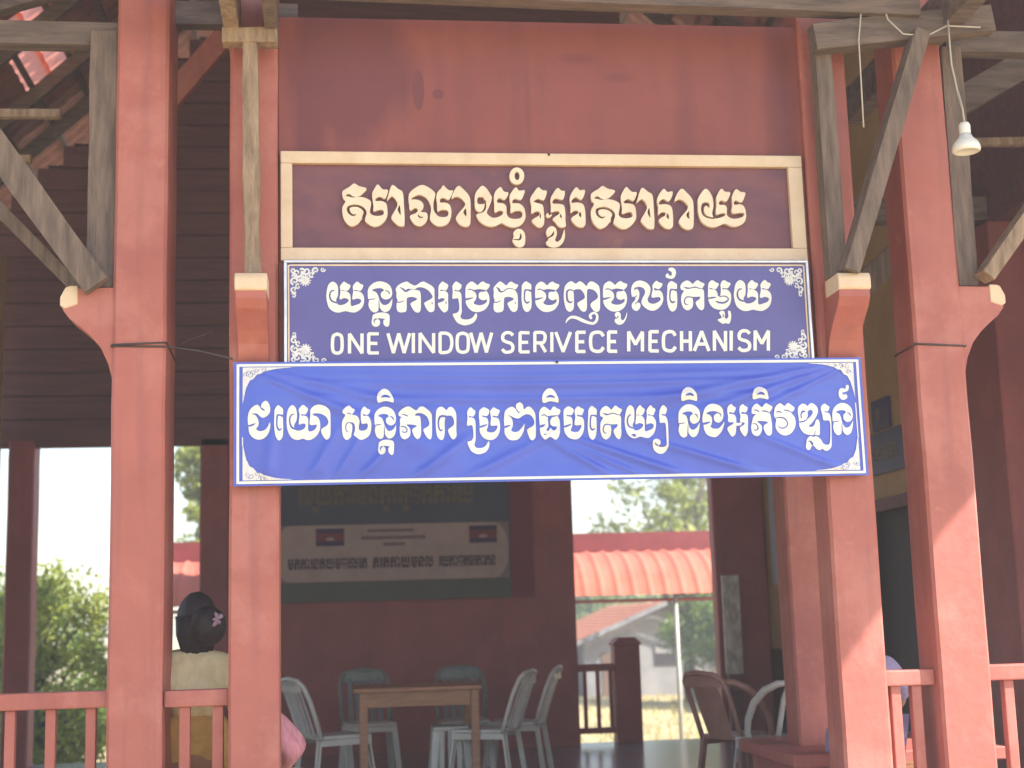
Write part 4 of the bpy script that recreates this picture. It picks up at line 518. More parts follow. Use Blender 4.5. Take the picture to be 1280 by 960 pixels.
timber('cross_block', 'timber block under the two beam ends at the top of the pale upright', (-.545,-.14,4.06),(-.285,-.14,4.06), .09,.075, WOODL)
timber('beam_end', 'beam end above the upright with the lamp cord', (3.08,-.6,4.25),(3.08,1.2,4.25), .10,.20, WOODH)
timber('eave_beam', 'long weathered beam across the top of the stained red wall panel', (-.95,-.24,4.30),(2.9,-.24,4.235), .10,.10, WOODH, jit=.05)
timber('eave_beam', 'long grey beam running off the left edge under the tiles', (-4.2,.15,4.17),(-1.0,.15,4.17), .10,.12, WOODH, jit=.04)
timber('eave_beam', 'long grey beam running off the right edge above the lamp', (3.2,.15,4.22),(6.0,.15,4.22), .10,.12, WOODH, jit=.04)
timber('purlin', 'thin pale lath under the tiles at upper left, upper one', (-4.0,1.2,4.12),(-1.55,1.2,4.15), .05,.05, WOODL, jit=.06)
timber('purlin', 'thin pale lath under the tiles at upper left, lower one', (-4.0,1.4,3.92),(-1.75,1.4,3.95), .05,.045, WOODL, jit=.06)
timber('wall_plate', 'dark horizontal timber on top of the shaded post at the right edge', (3.3,2.4,3.95),(6.5,2.4,3.99), .14,.16, WOODH)
timber('purlin', 'pale lath at the right edge beside the hanging lamp', (3.75,1.2,4.04),(6.0,1.2,4.08), .05,.05, WOODL, jit=.06)
timber('rafter', 'dark sloping rafter at upper left', (-1.2,1.0,4.95),(-4.4,1.0,3.9), .09,.16, WOODH)
timber('rafter', 'dark sloping rafter at upper right edge', (3.3,.9,4.0),(5.6,.9,5.3), .09,.16, WOODH)
timber('hall_brace', 'sloping timber crossing the ochre wall between the two right posts', (3.05,2.6,3.0),(4.38,2.6,4.15), .09,.16, WOOD)
timber('hall_brace', 'upper sloping timber between the two right posts', (2.95,2.2,4.35),(3.9,2.2,5.0), .09,.14, WOOD)
timber('hall_brace', 'red sloping timber high between the two left porch posts', (-1.75,6.0,5.75),(-.6,6.0,7.2), .10,.20, RED)
# ---------------------------------------------------------------- hall roof
RX, RZ, SL = 1.03, 10.2, .94
def rz(x): return RZ-SL*abs(x-RX)
t = thing('hall_roof', 'tiled hall roof seen from below between the timbers', 'roof', (1.03,0,9))
for s in (-1,1):
    bm = bmesh.new(); bm2 = bmesh.new(); L = 5.8 if s < 0 else 5.21
    for i in range(26):            # courses of tiles, each overlapping the one below
        a0 = L*i/26; a1 = L*(i+1)/26+.05
        for j in range(0,62):
            y0_ = -4.6+j*.225; y1_ = y0_+.225; ac = (a0+a1)/2; yc = (y0_+y1_)/2
            clear = (s < 0 and 3.55 < ac < 4.05 and 5.6 < yc < 7.1) or (s > 0 and ((3.93 < ac < 4.30 and 5.8 < yc < 6.5) or (4.55 < ac < 4.86 and 4.25 < yc < 4.9)))  # patches given the brighter copy so the tiles look sunlit
            tb = bm2 if clear else bm
            xa, xb = RX+s*a0, RX+s*a1; za, zb = RZ-SL*a0+.015, RZ-SL*a1+.045
            ym = (y0_+y1_)/2
            for q4 in (((xa,y0_,za),(xa,ym,za+.022),(xb,ym,zb+.022),(xb,y0_,zb)),((xa,ym,za+.022),(xa,y1_,za),(xb,y1_,zb),(xb,ym,zb+.022))): tb.faces.new([tb.verts.new(q) for q in q4])
    o = fin('roof_tiles', bm, TILE, t); o['kind'] = 'stuff'; o = fin('sunlit_look_tiles', bm2, TILE_LIT, t); o['kind'] = 'stuff'
    for k in range(15):
        a = .2+k*.34
        beam('batten', (RX+s*a,-4.6,RZ-SL*a-.05),(RX+s*a,9.3,RZ-SL*a-.05), .05,.04, WOODH, t, 0, 0)
    for y in (-4.4,-3.3,-2.2,-1.1,0.2,1.3,2.4,3.5,4.6,5.7,6.8,7.8):
        beam('rafter', (RX,y,RZ-.16),(RX+s*(L-.35),y,RZ-SL*(L-.35)-.16), .07,.13, WOODH, t, 0, 0)
t = thing('gable_wall', 'dark planked gable wall high at the back of the hall', 'wall', (1.03,8.1,3.16))
z = 3.16; k = 0
while z < 10.0:
    h = .228; hw = min(5.2, (RZ-.3-z-h)/SL)
    if hw > .2: box('plank', RX-hw, RX+hw, 8.0+random.uniform(0,.012), 8.035+.012, z, z+h, PLANK, t); box('batten', RX-hw+.1, RX+hw-.1, 8.037,8.06, z+h-.03,z+h+.04, DARK, t)
    z += .24
box('lintel', -4.2,6.2,7.90,7.995,3.10,3.28, PLANK, t)
# ---------------------------------------------------------------- hall walls
t = thing('partition_wall', 'dark red partition wall at the back of the hall behind the table', 'wall', (.6,8,0))
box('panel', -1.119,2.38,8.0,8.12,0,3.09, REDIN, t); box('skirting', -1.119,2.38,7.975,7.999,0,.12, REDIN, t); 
t = thing('ochre_wall', 'ochre side wall on the right of the hall with a dark doorway', 'wall', (4.42,4,0))
for a in ((4.42,4.55,2.862,2.95,0,6.85),(4.42,4.55,5.05,8.2,0,6.85),(4.42,4.55,2.951,5.049,2.12,6.85)): box('panel', *a, YELLOW, t)
for a in ((4.385,4.44,2.90,5.10,2.06,2.16),(4.386,4.439,2.90,2.97,.0,2.059),(4.386,4.439,5.03,5.10,0,2.059)): box('door_frame', *a, PLANK, t)
for a in ((4.78,4.88,1.2,2.24,0,6.5),(4.78,4.88,-.2,1.199,2.62,6.5),(4.43,4.55,1.3,2.861,3.86,6.85)): box('light_block_panel', *a, PLANK, t)  # added: unseen panels block the sun, the last closes a sky gap
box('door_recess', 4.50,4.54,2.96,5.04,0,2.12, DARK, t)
box('plinth_band', 4.40,4.4195,5.11,8.0,0,.9, mat('brown wainscot paint', (.10,.06,.035)), t)
t = thing('left_side_wall', 'dim ochre side wall at the left edge of the hall', 'wall', (-3.4,5,0))
box('panel', -3.45,-3.33,3.0,7.8,0,5.0, YELLOW, t); box('window_pane', -3.325,-3.31,4.2,7.4,.9,2.3, mat('dusty window pane', (.20,.21,.22), rough=.2), t)
# papers pinned by the doorway
for i,(y,z,h) in enumerate(((3.20,1.70,.28),(3.18,1.38,.25),(3.24,1.08,.22))):
    tag(box('paper_notice', 4.375,4.381,y,y+.28,z,z+h, PAPER), ['uppermost notice pinned beside the dark doorway','middle notice pinned beside the dark doorway','lowest notice pinned beside the dark doorway'][i], 'notice', 'paper notices beside the doorway')
tag(box('curtain', 4.36,4.38,5.4,7.6,1.55,2.9, GCURT), 'grey cloth hanging at the back of the ochre wall', 'curtain')
def mini(parent, glyphs, y, x0, z0, hh, m, sp=1.08, plane='y', yx=None, fit=None):
    cx = x0; first = len(bpy.data.objects); made = []
    for gi in glyphs:
        p, q = shapes(gi); xs_ = [v[0] for pl in p for v in pl]; zs_ = [v[1] for pl in p for v in pl]
        sc = hh/(max(zs_)-min(zs_)); ox = min(xs_); oz = min(zs_)
        p = [[((v[0]-ox)*sc, (v[1]-oz)*sc) for v in pl] for pl in p]; q = [[((v[0]-ox)*sc, (v[1]-oz)*sc) for v in pl] for pl in q]
        wd = (max(xs_)-ox)*sc
        if plane == 'y': made.append(glyph('letter', p, q, m, y, y+.002, parent, sc=1, side=False, off=(cx, z0)))
        else:
            o = glyph('letter', p, q, m, 0, .002, parent, sc=1, side=False, off=(0,0))
            for v in o.data.vertices: a = v.co.copy(); v.co = Vector((yx, y-cx-a.x, z0+a.z))
        cx += wd*sp
    if fit:
        for o in made:
            for v in o.data.vertices: v.co.x = x0+(v.co.x-x0)*fit/(cx-x0)
        cx = x0+fit
    return cx
t = thing('room_sign', 'small dark blue room sign on the ochre wall, upper of two', 'sign', (4.40,4.5,2.78))
box('panel', 4.395,4.418,4.28,4.66,2.72,2.97, SIGNB, t); mini(t, [ROW2[7]], 4.56, 0, 2.79, .11, PAPER, plane='x', yx=4.392)
t = thing('room_sign', 'wider dark blue room sign on the ochre wall, lower of two', 'sign', (4.40,4.4,2.4))
box('panel', 4.395,4.418,3.75,4.9,2.36,2.70, SIGNB, t); mini(t, [ROW2[3],ROW2[4],ROW2[0],ROW2[17],ROW2[13],ROW2[4]], 4.8, 0, 2.47, .12, PAPER, plane='x', yx=4.392)
# ---------------------------------------------------------------- backdrop with flags on the partition
t = thing('wall_backdrop', 'dim blue and green backdrop cloth with gold writing on the partition wall', 'banner', (.4,7.97,1.5))
box('cloth', -1.1,1.72,7.965,7.975,1.70,2.75, BANBLU, t); box('hem', -1.1,1.72,7.964,7.9745,1.50,1.698, BANGRN, t); box('red_edge', 1.722,1.95,7.9645,7.975,1.50,2.75, FLAGR, t)
mini(t, [ROW2[i] for i in (4,17,0,3,8,17,1,7,4,16,10,7,3,4,19)], 7.958, -.44, 2.47, .20, GOLD, 1.06, fit=1.80)
for x in (-.30,.42,.62): glyph('letter', [[(x,2.40),(x+.07,2.40),(x+.07,2.46),(x,2.46)]], [], GOLD, 7.958,7.96, t, sc=1, side=False)
t = thing('paper_banner', 'faded cream banner with two small flags and lines of Khmer writing under the gold letters', 'banner', (.5,7.95,1.7))
n = 10; a0 = [( -.52+.15*math.cos(q)-.0, 1.985+.285*math.sin(q)) for q in [math.pi/2+i*math.pi/n for i in range(n+1)]]; b0 = [(1.55+.15*math.cos(q), 1.985+.285*math.sin(q)) for q in [-math.pi/2+i*math.pi/n for i in range(n+1)]]
box('panel', -.70,1.705,7.950,7.960,1.70,2.272, mat('banner corner print', (.26,.20,.20),(.2,.15,.155),.7,14), t)
prism('field', a0+b0, 'y', 7.942,7.949, FADED, t)
for x in (-.26,1.295):
    fl = box('flag', x,x+.285,7.938,7.9415,2.06,2.235, FLAGB, t)
    o = box('red_stripe', x+.001,x+.284,7.9355,7.9378,2.105,2.19, FLAGR, fl); o.location = (0,0,0)
    o = prism('temple', [(x+.10,2.115),(x+.185,2.115),(x+.185,2.13),(x+.172,2.14),(x+.168,2.15),(x+.162,2.135),(x+.150,2.14),(x+.143,2.165),(x+.136,2.14),(x+.122,2.135),(x+.117,2.15),(x+.112,2.14),(x+.10,2.13)], 'y', 7.933,7.9352, FADED, fl); o.location=(0,0,0)
cx = mini(t, [ROW2[i] for i in (17,7,3,4,1,16,0,17,10,4,13,8,7)], 7.937, -.54, 1.825, .115, INK, 1.10, fit=.80)
cx = mini(t, [ROW2[i] for i in (7,4,16,3,0,17,1,13)], 7.937, cx+.05, 1.825, .115, INK, 1.10, fit=.62)
mini(t, [ROW2[i] for i in (4,0,3,10,16,17,4,3,7,1)], 7.937, cx+.05, 1.825, .115, INK, 1.02, fit=.58)
mini(t, [ROW2[i] for i in (0,17,4,3,1,16,7,13,4,0,17,3,4,7,16,1,0)], 7.937, .26, 2.19, .03, INK, 1.1)
mini(t, [ROW2[i] for i in (7,3,1,13,4,0,17,16,3,4,0,1,7,4,17,3,13,0)], 7.937, .20, 2.115, .036, INK, 1.15)
mini(t, [ROW2[i] for i in (17,0,4,16,3,1,7)], 7.937, .42, 2.05, .034, INK, 1.1)
# ---------------------------------------------------------------- railings
def railing(label, x0, x1, y, sp, bw, group='red porch railing between the posts', zt=.965, m=RED, zb=.12, off=.0):
    t = thing('railing', label, 'railing', ((x0+x1)/2, y, 0), group)
    box('top_rail', x0,x1,y-.045,y+.055,zt-.075,zt, m, t, .008); box('bottom_rail', x0,x1,y-.03,y+.04,zb,zb+.06, m, t, .006)
    x = x0+sp*.6+off
    while x < x1-.02:
        box('baluster', x-bw/2,x+bw/2,y-bw/2+.005,y+bw/2+.005,zb+.061,zt-.0755, m, t, .006); x += sp
    return t
railing('red railing running off the left edge from the far left post', -2.9,-1.062,.10,.178,.045, zt=.995, off=.05)
railing('red railing between the two left posts in front of the seated woman', -.813,-.522,.10,.15,.05, zt=.985)
railing('red railing between the two right posts, partly sunlit', 2.602,2.858,.10,.105,.05, zt=.965)
railing('red railing running off the right edge from the right post', 3.122,4.6,.10,.20,.05, zt=.975)
t = thing('newel_post', 'thick dark post ending the railing at the back opening of the hall', 'post', (2.9,8.1,0))
box('shaft', 2.765,3.03,7.99,8.22,0,.98, REDIN, t, .01)
prism('cap', [(2.75,.981),(3.045,.981),(3.045,1.0),(2.98,1.06),(2.81,1.06),(2.75,1.0)], 'y', 7.97,8.24, REDIN, t)
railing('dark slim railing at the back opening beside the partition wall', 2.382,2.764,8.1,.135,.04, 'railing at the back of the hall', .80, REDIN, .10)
# ---------------------------------------------------------------- bench, table, chairs
t = thing('porch_bench', 'red bench slab with a rounded corner at lower right behind the post', 'bench', (3,1.8,0))
pl = [(2.50+.10-.10*math.cos(a), 2.40+.10*math.sin(a)) for a in [i*math.pi/12 for i in range(7)]]
prism('seat', [(2.50,1.25),(2.50,2.40)]+pl[1:]+[(3.75,2.50),(3.75,1.25)], 'z', .40,.47, RED, t, .006)
prism('base', [(2.58,1.4),(2.58,2.38),(3.70,2.38),(3.70,1.4)], 'z', 0,.399, RED, t)
t = thing('wooden_table', 'brown wooden table in front of the dark red partition wall', 'table', (.58,5,0))
box('top', .08,1.07,4.55,5.35,.745,.775, TABLE, t, .004); box('apron', .17,.98,4.59,4.61,.63,.7445, TABLE, t); box('apron', .17,.98,5.29,5.31,.63,.7445, TABLE, t)
for x in (.125,.985):
    for y in (4.585,5.255): box('leg', x,x+.06,y,y+.06,0,.7445, TABLE, t, .004)
def chair(label, loc, rot, m, arms=False, green=None):
    t = thing('plastic_armchair' if arms else 'plastic_chair', label, 'chair', loc, 'plastic chairs in the hall'); t.rotation_euler = (0,0,rot)
    def lk(nm, bm, mm=m, sm=False):
        o = fin(nm, bm, mm); o.parent = t; 
        if sm:
            for p in o.data.polygons: p.use_smooth = True
        return o
    # faces +X; seat height .43, back to .86
    bm = bmesh.new(); abox(bm, -.21,.22,-.21,.21,.405,.435,.012); lk('seat', bm)
    bm = bmesh.new(); abox(bm, .2,.225,-.20,.20,.36,.404,.005); lk('seat_apron', bm)
    for s in (-1,1):
        bm = bmesh.new(); abox(bm, -.2,.2,s*.207-.006,s*.207+.006,.36,.404); lk('side_apron', bm)
    def bk(z): t_ = (z-.42)/.44; return -.20-.13*t_-.03*t_*t_
    n = 10; bm = bmesh.new()                       # back: curved frame
    fr = [(bk(z), s, z) for s, z in [(-.205,.40),(-.21,.55),(-.215,.70),(-.20,.81),(-.15,.852),(0,.868),(.15,.852),(.20,.81),(.215,.70),(.21,.55),(.205,.40)]]
    atube(bm, [(p[0]-.03*(1-(p[1]/.21)**2)*.8, p[1], p[2]) for p in fr], .019, 6); lk('back_frame', bm, green or m, True)
    for k in range(5 if not arms else 0):
        y = -.13+.065*k; bm = bmesh.new()
        for i in range(4):
            za, zb_ = .43+.105*i, .43+.105*(i+1)
            c = .03*.8*(1-(y/.21)**2); vs = [bm.verts.new(q) for q in ((bk(za)-c,y-.02,za),(bk(za)-c,y+.02,za),(bk(zb_)-c,y+.02,zb_),(bk(zb_)-c,y-.02,zb_),(bk(za)-c-.008,y-.02,za),(bk(za)-c-.008,y+.02,za),(bk(zb_)-c-.008,y+.02,zb_),(bk(zb_)-c-.008,y-.02,zb_))]
            for q in ((0,1,2,3),(4,7,6,5),(1,5,6,2),(0,3,7,4)): bm.faces.new([vs[j] for j in q])
        lk('slat', bm, green or m)
    bm = bmesh.new(); abox(bm, bk(.80)-.032,bk(.80)-.014,-.18,.18,.765,.85,.004); lk('top_band', bm, green or m)
    for sx, sy in ((1,1),(1,-1),(-1,1),(-1,-1)):
        bm = bmesh.new(); x_ = .195 if sx > 0 else -.20
        p0, p1 = Vector((x_,sy*.19,.415)), Vector((x_+sx*.055,sy*.225,0))
        for a,b in (((.028,0),(0,0)),((0,0),(0,.028))):
            pass
        abeam(bm, p0, p1, .045, .014, (1,0,0)); abeam(bm, p0+Vector((0,-sy*.018,0)), p1+Vector((0,-sy*.018,0)), .012, .040, (1,0,0)); lk('leg', bm)
    if arms:
        for s in (-1,1):
            bm = bmesh.new(); atube(bm, [(-.325,s*.19,.80),(-.27,s*.235,.80),(-.17,s*.265,.755),(-.06,s*.27,.67),(.01,s*.265,.56),(.04,s*.25,.47),(.04,s*.22,.41)], [.02,.024,.026,.026,.024,.022,.02], 8); lk('armrest', bm, m, True)
        bm = bmesh.new(); rows_ = []
        for i in range(9):
            zz = .42+.40*i/8; hw_ = .12+.02*math.sin(i/8*3.14); rows_.append([bm.verts.new((bk(zz)-.024*(1-(k-3)**2/12), hw_*(k-3)/3, zz)) for k in range(7)])
        for i in range(8):
            for k in range(6): bm.faces.new((rows_[i][k],rows_[i][k+1],rows_[i+1][k+1],rows_[i+1][k]))
        lk('back_panel', bm, m, True)
    return t
chair('white slatted chair left of the table facing right', (-.07,4.75,0), .42, PLASW)
chair('white slatted chair right of the table, nearer one', (1.12,4.8,0), math.pi-.42, PLASW)
chair('white slatted chair right of the table, farther one against the dark wall', (1.44,5.5,0), math.pi-.3, PLASW)
chair('pale green chair at the far side of the table, right one', (1.03,5.9,0), -math.pi/2, PLASW, green=PLASG)
chair('pale green chair at the far side of the table, left one', (.22,6.0,0), -math.pi/2+.1, PLASW, green=PLASG)
t = thing('plastic_stool', 'white plastic stool half under the right end of the table', 'stool', (.84,4.95,0))
box('seat', .70,.98,4.82,5.10,.42,.45, PLASW, t, .008)
for sx in (-1,1):
    for sy in (-1,1): beam('leg', (.84+sx*.115,4.96+sy*.115,.42),(.84+sx*.15,4.96+sy*.15,0), .055,.02, PLASW, t, 0, 0)
for k in range(3): box('slat', .745+.07*k,.785+.07*k,4.83,4.84,.12,.419, PLASW, t)
chair('brown plastic armchair near the back opening', (2.78,3.3,0), .45, PLASB, True)
chair('white plastic armchair beside the red bench', (2.93,2.93,0), math.pi/2+.45, PLASW, True)
t = thing('leaning_board', 'scuffed whitish board leaning on the dark post behind the brown armchair', 'board', (4.0,7.85,0))
box('panel', 3.88,4.06,7.80,7.84,.66,1.66, BOARD, t, .006); box('foot', 3.90,4.04,7.79,7.85,0,.659, PLANK, t)
# ---------------------------------------------------------------- lamp, cords, wires
t = thing('hanging_lamp', 'white reflector bulb hanging on a cord in front of the right post', 'lamp', (3.05,-.35,3.42))
lathe('bulb', [(.052,.006),(.058,.0),(.066,.004),(.069,.014),(.067,.030),(.060,.046),(.048,.060),(.036,.072),(.029,.090)], (3.05,-.35,3.45), PORC, t)
lathe('socket', [(.026,0),(.028,.008),(.028,.045),(.022,.058),(.010,.062)], (3.05,-.35,3.541), PORC, t, 16)
tube('cord', [(3.05,-.35,3.60),(3.048,-.35,3.66),(3.03,-.35,3.76),(3.01,-.35,3.90),(3.012,-.345,4.02),(3.02,-.33,4.14)], .0045, CORD, t, 6)
tube('cord', [(3.052,-.352,3.60),(3.045,-.355,3.68),(3.032,-.352,3.76)], .004, CORD, t, 6)
def cable(label, pts, rad=.004, m=CORD, name='cable'):
    tag(tube(name, pts, rad, m, None, 6), label, 'wire')
cable('pale cable looping below the short beam right of the signs', [(2.66,-.27,4.33),(2.60,-.27,4.22),(2.575,-.27,4.05),(2.572,-.27,3.85),(2.568,-.27,3.6)], .004)
cable('pale cable sagging from the short beam to the lamp cord', [(2.70,-.27,4.30),(2.73,-.28,4.16),(2.80,-.29,4.08),(2.92,-.3,4.07),(3.02,-.31,4.12),(3.2,-.3,4.12)], .0045)
def ring(x0,x1,y0,y1,z,dz=.01,g=.004): return [(x0-g,y0-g,z),((x0+x1)/2,y0-g-.001,z+dz*.5),(x1+g,y0-g,z+dz),(x1+g,y1+g,z-dz),(x0-g,y1+g,z+dz),(x0-g,y0-g,z-.006)]
cable('thin dark wire tied round the far left post and running to the blue banner', ring(-1.06,-.815,0,.4,2.585)+[(-.815,-.006,2.575),(-.66,-.03,2.55),(-.50,-.05,2.505)], .0045, WIRE, 'binding_wire')
cable('thin dark wire tied round the post by the lamp', ring(2.86,3.12,0,.26,2.565,-.012), .005, WIRE, 'binding_wire')
cable('short loose wire between the two left posts', [(-.80,.1,2.585),(-.72,.08,2.62),(-.60,.06,2.66)], .003, WIRE, 'binding_wire')
# small nails on the signs
bm = bmesh.new()
for x, z in ((1.035,2.476),(1.04,3.535)): bmesh.ops.create_uvsphere(bm, u_segments=8, v_segments=6, radius=.007, matrix=Matrix.Translation((x,-.064 if z<3 else -.002,z)))
tag(fin('nail', bm, WIRE), 'two small dark nail heads holding the signs', 'nail', kind='stuff')
# ---------------------------------------------------------------- covered walk behind the hall
t = thing('covered_walkway', 'low walkway behind the hall with ribbed salmon red metal roof on thin poles', 'canopy', (3,13,-1))
box('wall_beam', -2.5,11,13.45,13.6,2.16,2.46, DRED, t); box('gutter', -2.5,11,13.38,13.449,2.145,2.175, DRED, t)
bm = bmesh.new(); cols = []; n = int(13.5/.0275)
for i in range(n+1):
    x = -2.5+i*.0275; ph = (x/.22)%1; rib = .028*math.exp(-((ph-.5)/.13)**2)
    col = []
    for j in range(13):
        a = j/12; y = 13.42-1.25*(a**1.0)*(.5+.5*math.cos((1-a)*1.2)) ; y = 13.42-1.30*math.sin(a*1.25); z = 2.18-.62*(1-math.cos(a*1.35))/(1-math.cos(1.35))
        nrm = Vector((0,-math.sin(a*1.35),math.cos(a*1.35))); col.append(bm.verts.new(Vector((x,y,z))+nrm*rib))
    cols.append(col)
for i in range(n):
    for j in range(12): bm.faces.new((cols[i][j],cols[i+1][j],cols[i+1][j+1],cols[i][j+1]))
fin('roof_sheet', bm, AWN, t, True)
tube('rail_pipe', [(-2.5,12.28,1.50),(11,12.28,1.47)], .022, DRED, t)
for x in (-2.2,1.0,4.42,7.9): tube('pole', [(x,12.28,-1.1),(x,12.28,1.52)], .032, mat('pale galvanised pole', (.42,.42,.38), rough=.5, metal=.2), t, 10); box('footing', x-.2,x+.2,12.08,12.48,-1.2,-.93, HOUSEW, t)
# ---------------------------------------------------------------- house behind
HY = 36.0
t = thing('small_house', 'small pale house with a tiled gable roof beyond the dry yard', 'house', (9.5,HY,-1))
gl, gr, gm, zr, ze, ze2 = 6.6,12.6,9.55,1.72,.55,.45
prism('wall', [(gl+.5,-1.2),(gr-.5,-1.2),(gr-.5,ze2+.25),(gm,zr-.22),(gl+.5,ze+.1)], 'y', HY,HY+8, HOUSEW, t)
for (xa,za,xb,zb) in ((gm,zr,gl-.2,ze-.12),(gm,zr,gr+.2,ze2-.05)):
    bm = bmesh.new(); cn = 14
    for i in range(cn):
        a, b = i/cn, (i+1)/cn+.01
        for j in range(34):
            y0_ = HY-.5+j*.27; p = lambda q,y,d: (xa+(xb-xa)*q, y, za+(zb-za)*q+d)
            bm.faces.new([bm.verts.new(v) for v in (p(a,y0_,.0),p(a,y0_+.25,.0),p(b,y0_+.25,.05),p(b,y0_,.05))]); bm.faces.new([bm.verts.new(v) for v in (p(b,y0_,.05),p(b,y0_+.25,.05),p(b,y0_+.25,.0),p(b,y0_,.0))])
    rf = fin('roof', bm, mat('orange roof tile', (.70,.24,.10),(.48,.14,.07),.7,5), t); rf['kind'] = 'stuff'
    beam('barge_board', (xa,HY-.55,za-.03),(xb,HY-.55,zb-.03), .05,.14, HOUSEW, t, 0, 0)
fm = box('window', 9.2,10.0,HY-.03,HY-.005,-.15,.45, DARK, t); o = box('shutter', 9.22,9.98,HY-.05,HY-.032,.2,.43, HOUSEW, fm); o.location = (0,0,0)
box('door', 7.6,8.4,HY-.03,HY-.005,-1.1,.25, mat('faded brown door', (.2,.12,.08)), t)
box('side_shed', 4.5,7.05,HY+1,HY+6,-1.2,.35, mat('grey shed wall', (.25,.26,.29)), t)
box('low_wall', 9.0,15.5,HY-6,HY-5.8,-1.1,-.15, mat('red brick low wall', (.36,.16,.09),(.22,.17,.14),.8,1.2), t)
t = thing('tin_shelter', 'small white tin roofed shelter right of the pale house', 'shelter', (13.2,HY-4,-1))
beam('roof', (11.6,HY-6,1.15),(13.0,HY-6,.35), 3.0,.06, WHITE, t, 0,0, up=(0,0,1)); 
for x in (11.9,12.9):
    for y in (HY-7.2,HY-5): tube('post', [(x,y,-1.1),(x,y,.55)], .05, WOOD, t, 6)
# ---------------------------------------------------------------- trees
def tree(name, label, base, height, crown, m, nclump, nleaf, leaf, seed, group='trees behind the hall', low=.35, cat='tree'):
    rnd = random.Random(seed); t = thing(name, label, cat, base, group); bx,by,bz = base
    bm = bmesh.new(); top = Vector((bx+rnd.uniform(-.1,.1)*height*.3, by, bz+height*.75))
    tr = [Vector(base)+(top-Vector(base))*(i/6)+Vector((rnd.uniform(-.03,.03)*height,rnd.uniform(-.03,.03)*height,0))*(i>0) for i in range(7)]
    r0 = height*.028; atube(bm, tr, [r0*(1-.8*i/6) for i in range(7)], 7); cl = []
    for k in range(nclump):
        a = rnd.uniform(0,6.283); e = rnd.random(); rr = crown[0]*math.sqrt(rnd.random())*(.55+.55*math.sin(math.pi*min(1,e*1.05)))
        c = Vector((bx+math.cos(a)*rr, by+math.sin(a)*rr*.8, bz+height*(low+(1-low)*e)-abs(rr)*.12)); cl.append(c)
        if k % 2 == 0:
            s = tr[min(6,max(2,int(6*e*.8)))]; mid = (s+c)/2+Vector((0,0,height*.03)); atube(bm, [s,mid,c], [r0*.35,r0*.2,r0*.07], 5)
    fin('trunk', bm, BARK, t, True)
    vs = []; fs = []
    for c in cl:
        cr = crown[1]*rnd.uniform(.6,1.35)
        for j in range(nleaf):
            d = Vector((rnd.gauss(0,1),rnd.gauss(0,1),rnd.gauss(0,.7))).normalized()*cr*rnd.random()**.45; p = c+d
            s = leaf*rnd.uniform(.6,1.4); ax = Vector((rnd.gauss(0,1),rnd.gauss(0,1),rnd.gauss(-.4,.8))).normalized(); bb = ax.orthogonal().normalized(); bb.rotate(Matrix.Rotation(rnd.uniform(0,6.28),3,ax)); n_ = len(vs)
            vs += [p-ax*s, p+bb*s*.42, p+ax*s, p-bb*s*.42]; fs.append((n_,n_+1,n_+2,n_+3))
    me = bpy.data.meshes.new('crown'); me.from_pydata([tuple(v) for v in vs], [], fs); link('crown', me, m, t); return t
tree('bushy_tree', 'bright yellow green bushy tree in the left opening', (-4.0,13.5,-1.0), 3.0, (1.0,.42), LEAFY, 50, 240, .055, 3, low=.12)
tree('bushy_tree', 'darker green bush behind the yellow green tree in the left opening', (-5.3,17,-1.0), 2.9, (1.7,.5), LEAFG, 50, 220, .07, 5, low=.10)
tree('bushy_tree', 'small leafy tree seen through the slit beside the far left post', (-2.75,24,-1.0), 7.6, (.45,.36), LEAFY, 46, 160, .09, 8, low=.25)
tree('tall_tree', 'tall airy light green tree above the walkway roof', (9.3,32,-1.0), 7.4, (2.1,.62), LEAFY, 46, 150, .11, 11, low=.42)
tree('tall_tree', 'leafy green tree right of the house roof under the walkway roof', (9.9,30,-1.0), 3.2, (1.7,.6), LEAFG, 46, 190, .085, 14, low=.40)
tree('tall_tree', 'bright tree over the tin shelter at the right of the opening', (11.2,28,-1.0), 3.3, (1.3,.5), LEAFY, 34, 190, .08, 15, low=.45)
tree('tall_tree', 'wide pale tree behind the house, left one', (8.0,52,-1.0), 5.0, (5.0,1.3), LEAFG, 60, 150, .16, 17, low=.2)
tree('tall_tree', 'wide pale tree behind the house, right one', (16.5,50,-1.0), 5.2, (4.5,1.2), LEAFG, 60, 150, .16, 19, low=.2)
tree('low_bush', 'low straggly bush in front of the pale house', (9.4,27.5,-1.0), 1.15, (1.2,.35), mat('dusty olive leaves', (.16,.15,.07),(.09,.09,.045),.6,3,0,trans=.3), 26, 150, .06, 21, low=.2, cat='bush')
# ---------------------------------------------------------------- people
def skinned(name, pts, edges, rads, m, parent, sub=2, bump=0):
    me = bpy.data.meshes.new(name); me.from_pydata(pts, edges, []); o = bpy.data.objects.new('tmp', me); C.objects.link(o)
    md = o.modifiers.new('s','SKIN'); md.use_smooth_shade = True; md.branch_smoothing = .6
    sv = me.skin_vertices[0].data
    for i, r_ in enumerate(rads): sv[i].radius = r_ if isinstance(r_, tuple) else (r_, r_); sv[i].use_root = (i == 0)
    o.modifiers.new('d','SUBSURF').levels = sub
    dg = bpy.context.evaluated_depsgraph_get(); me2 = bpy.data.meshes.new_from_object(o.evaluated_get(dg)); bpy.data.objects.remove(o)
    me2.name = name; me2.materials.clear(); ob = bpy.data.objects.new(name, me2); C.objects.link(ob); me2.materials.append(m); ob.parent = parent
    for p in me2.polygons: p.use_smooth = True
    return ob
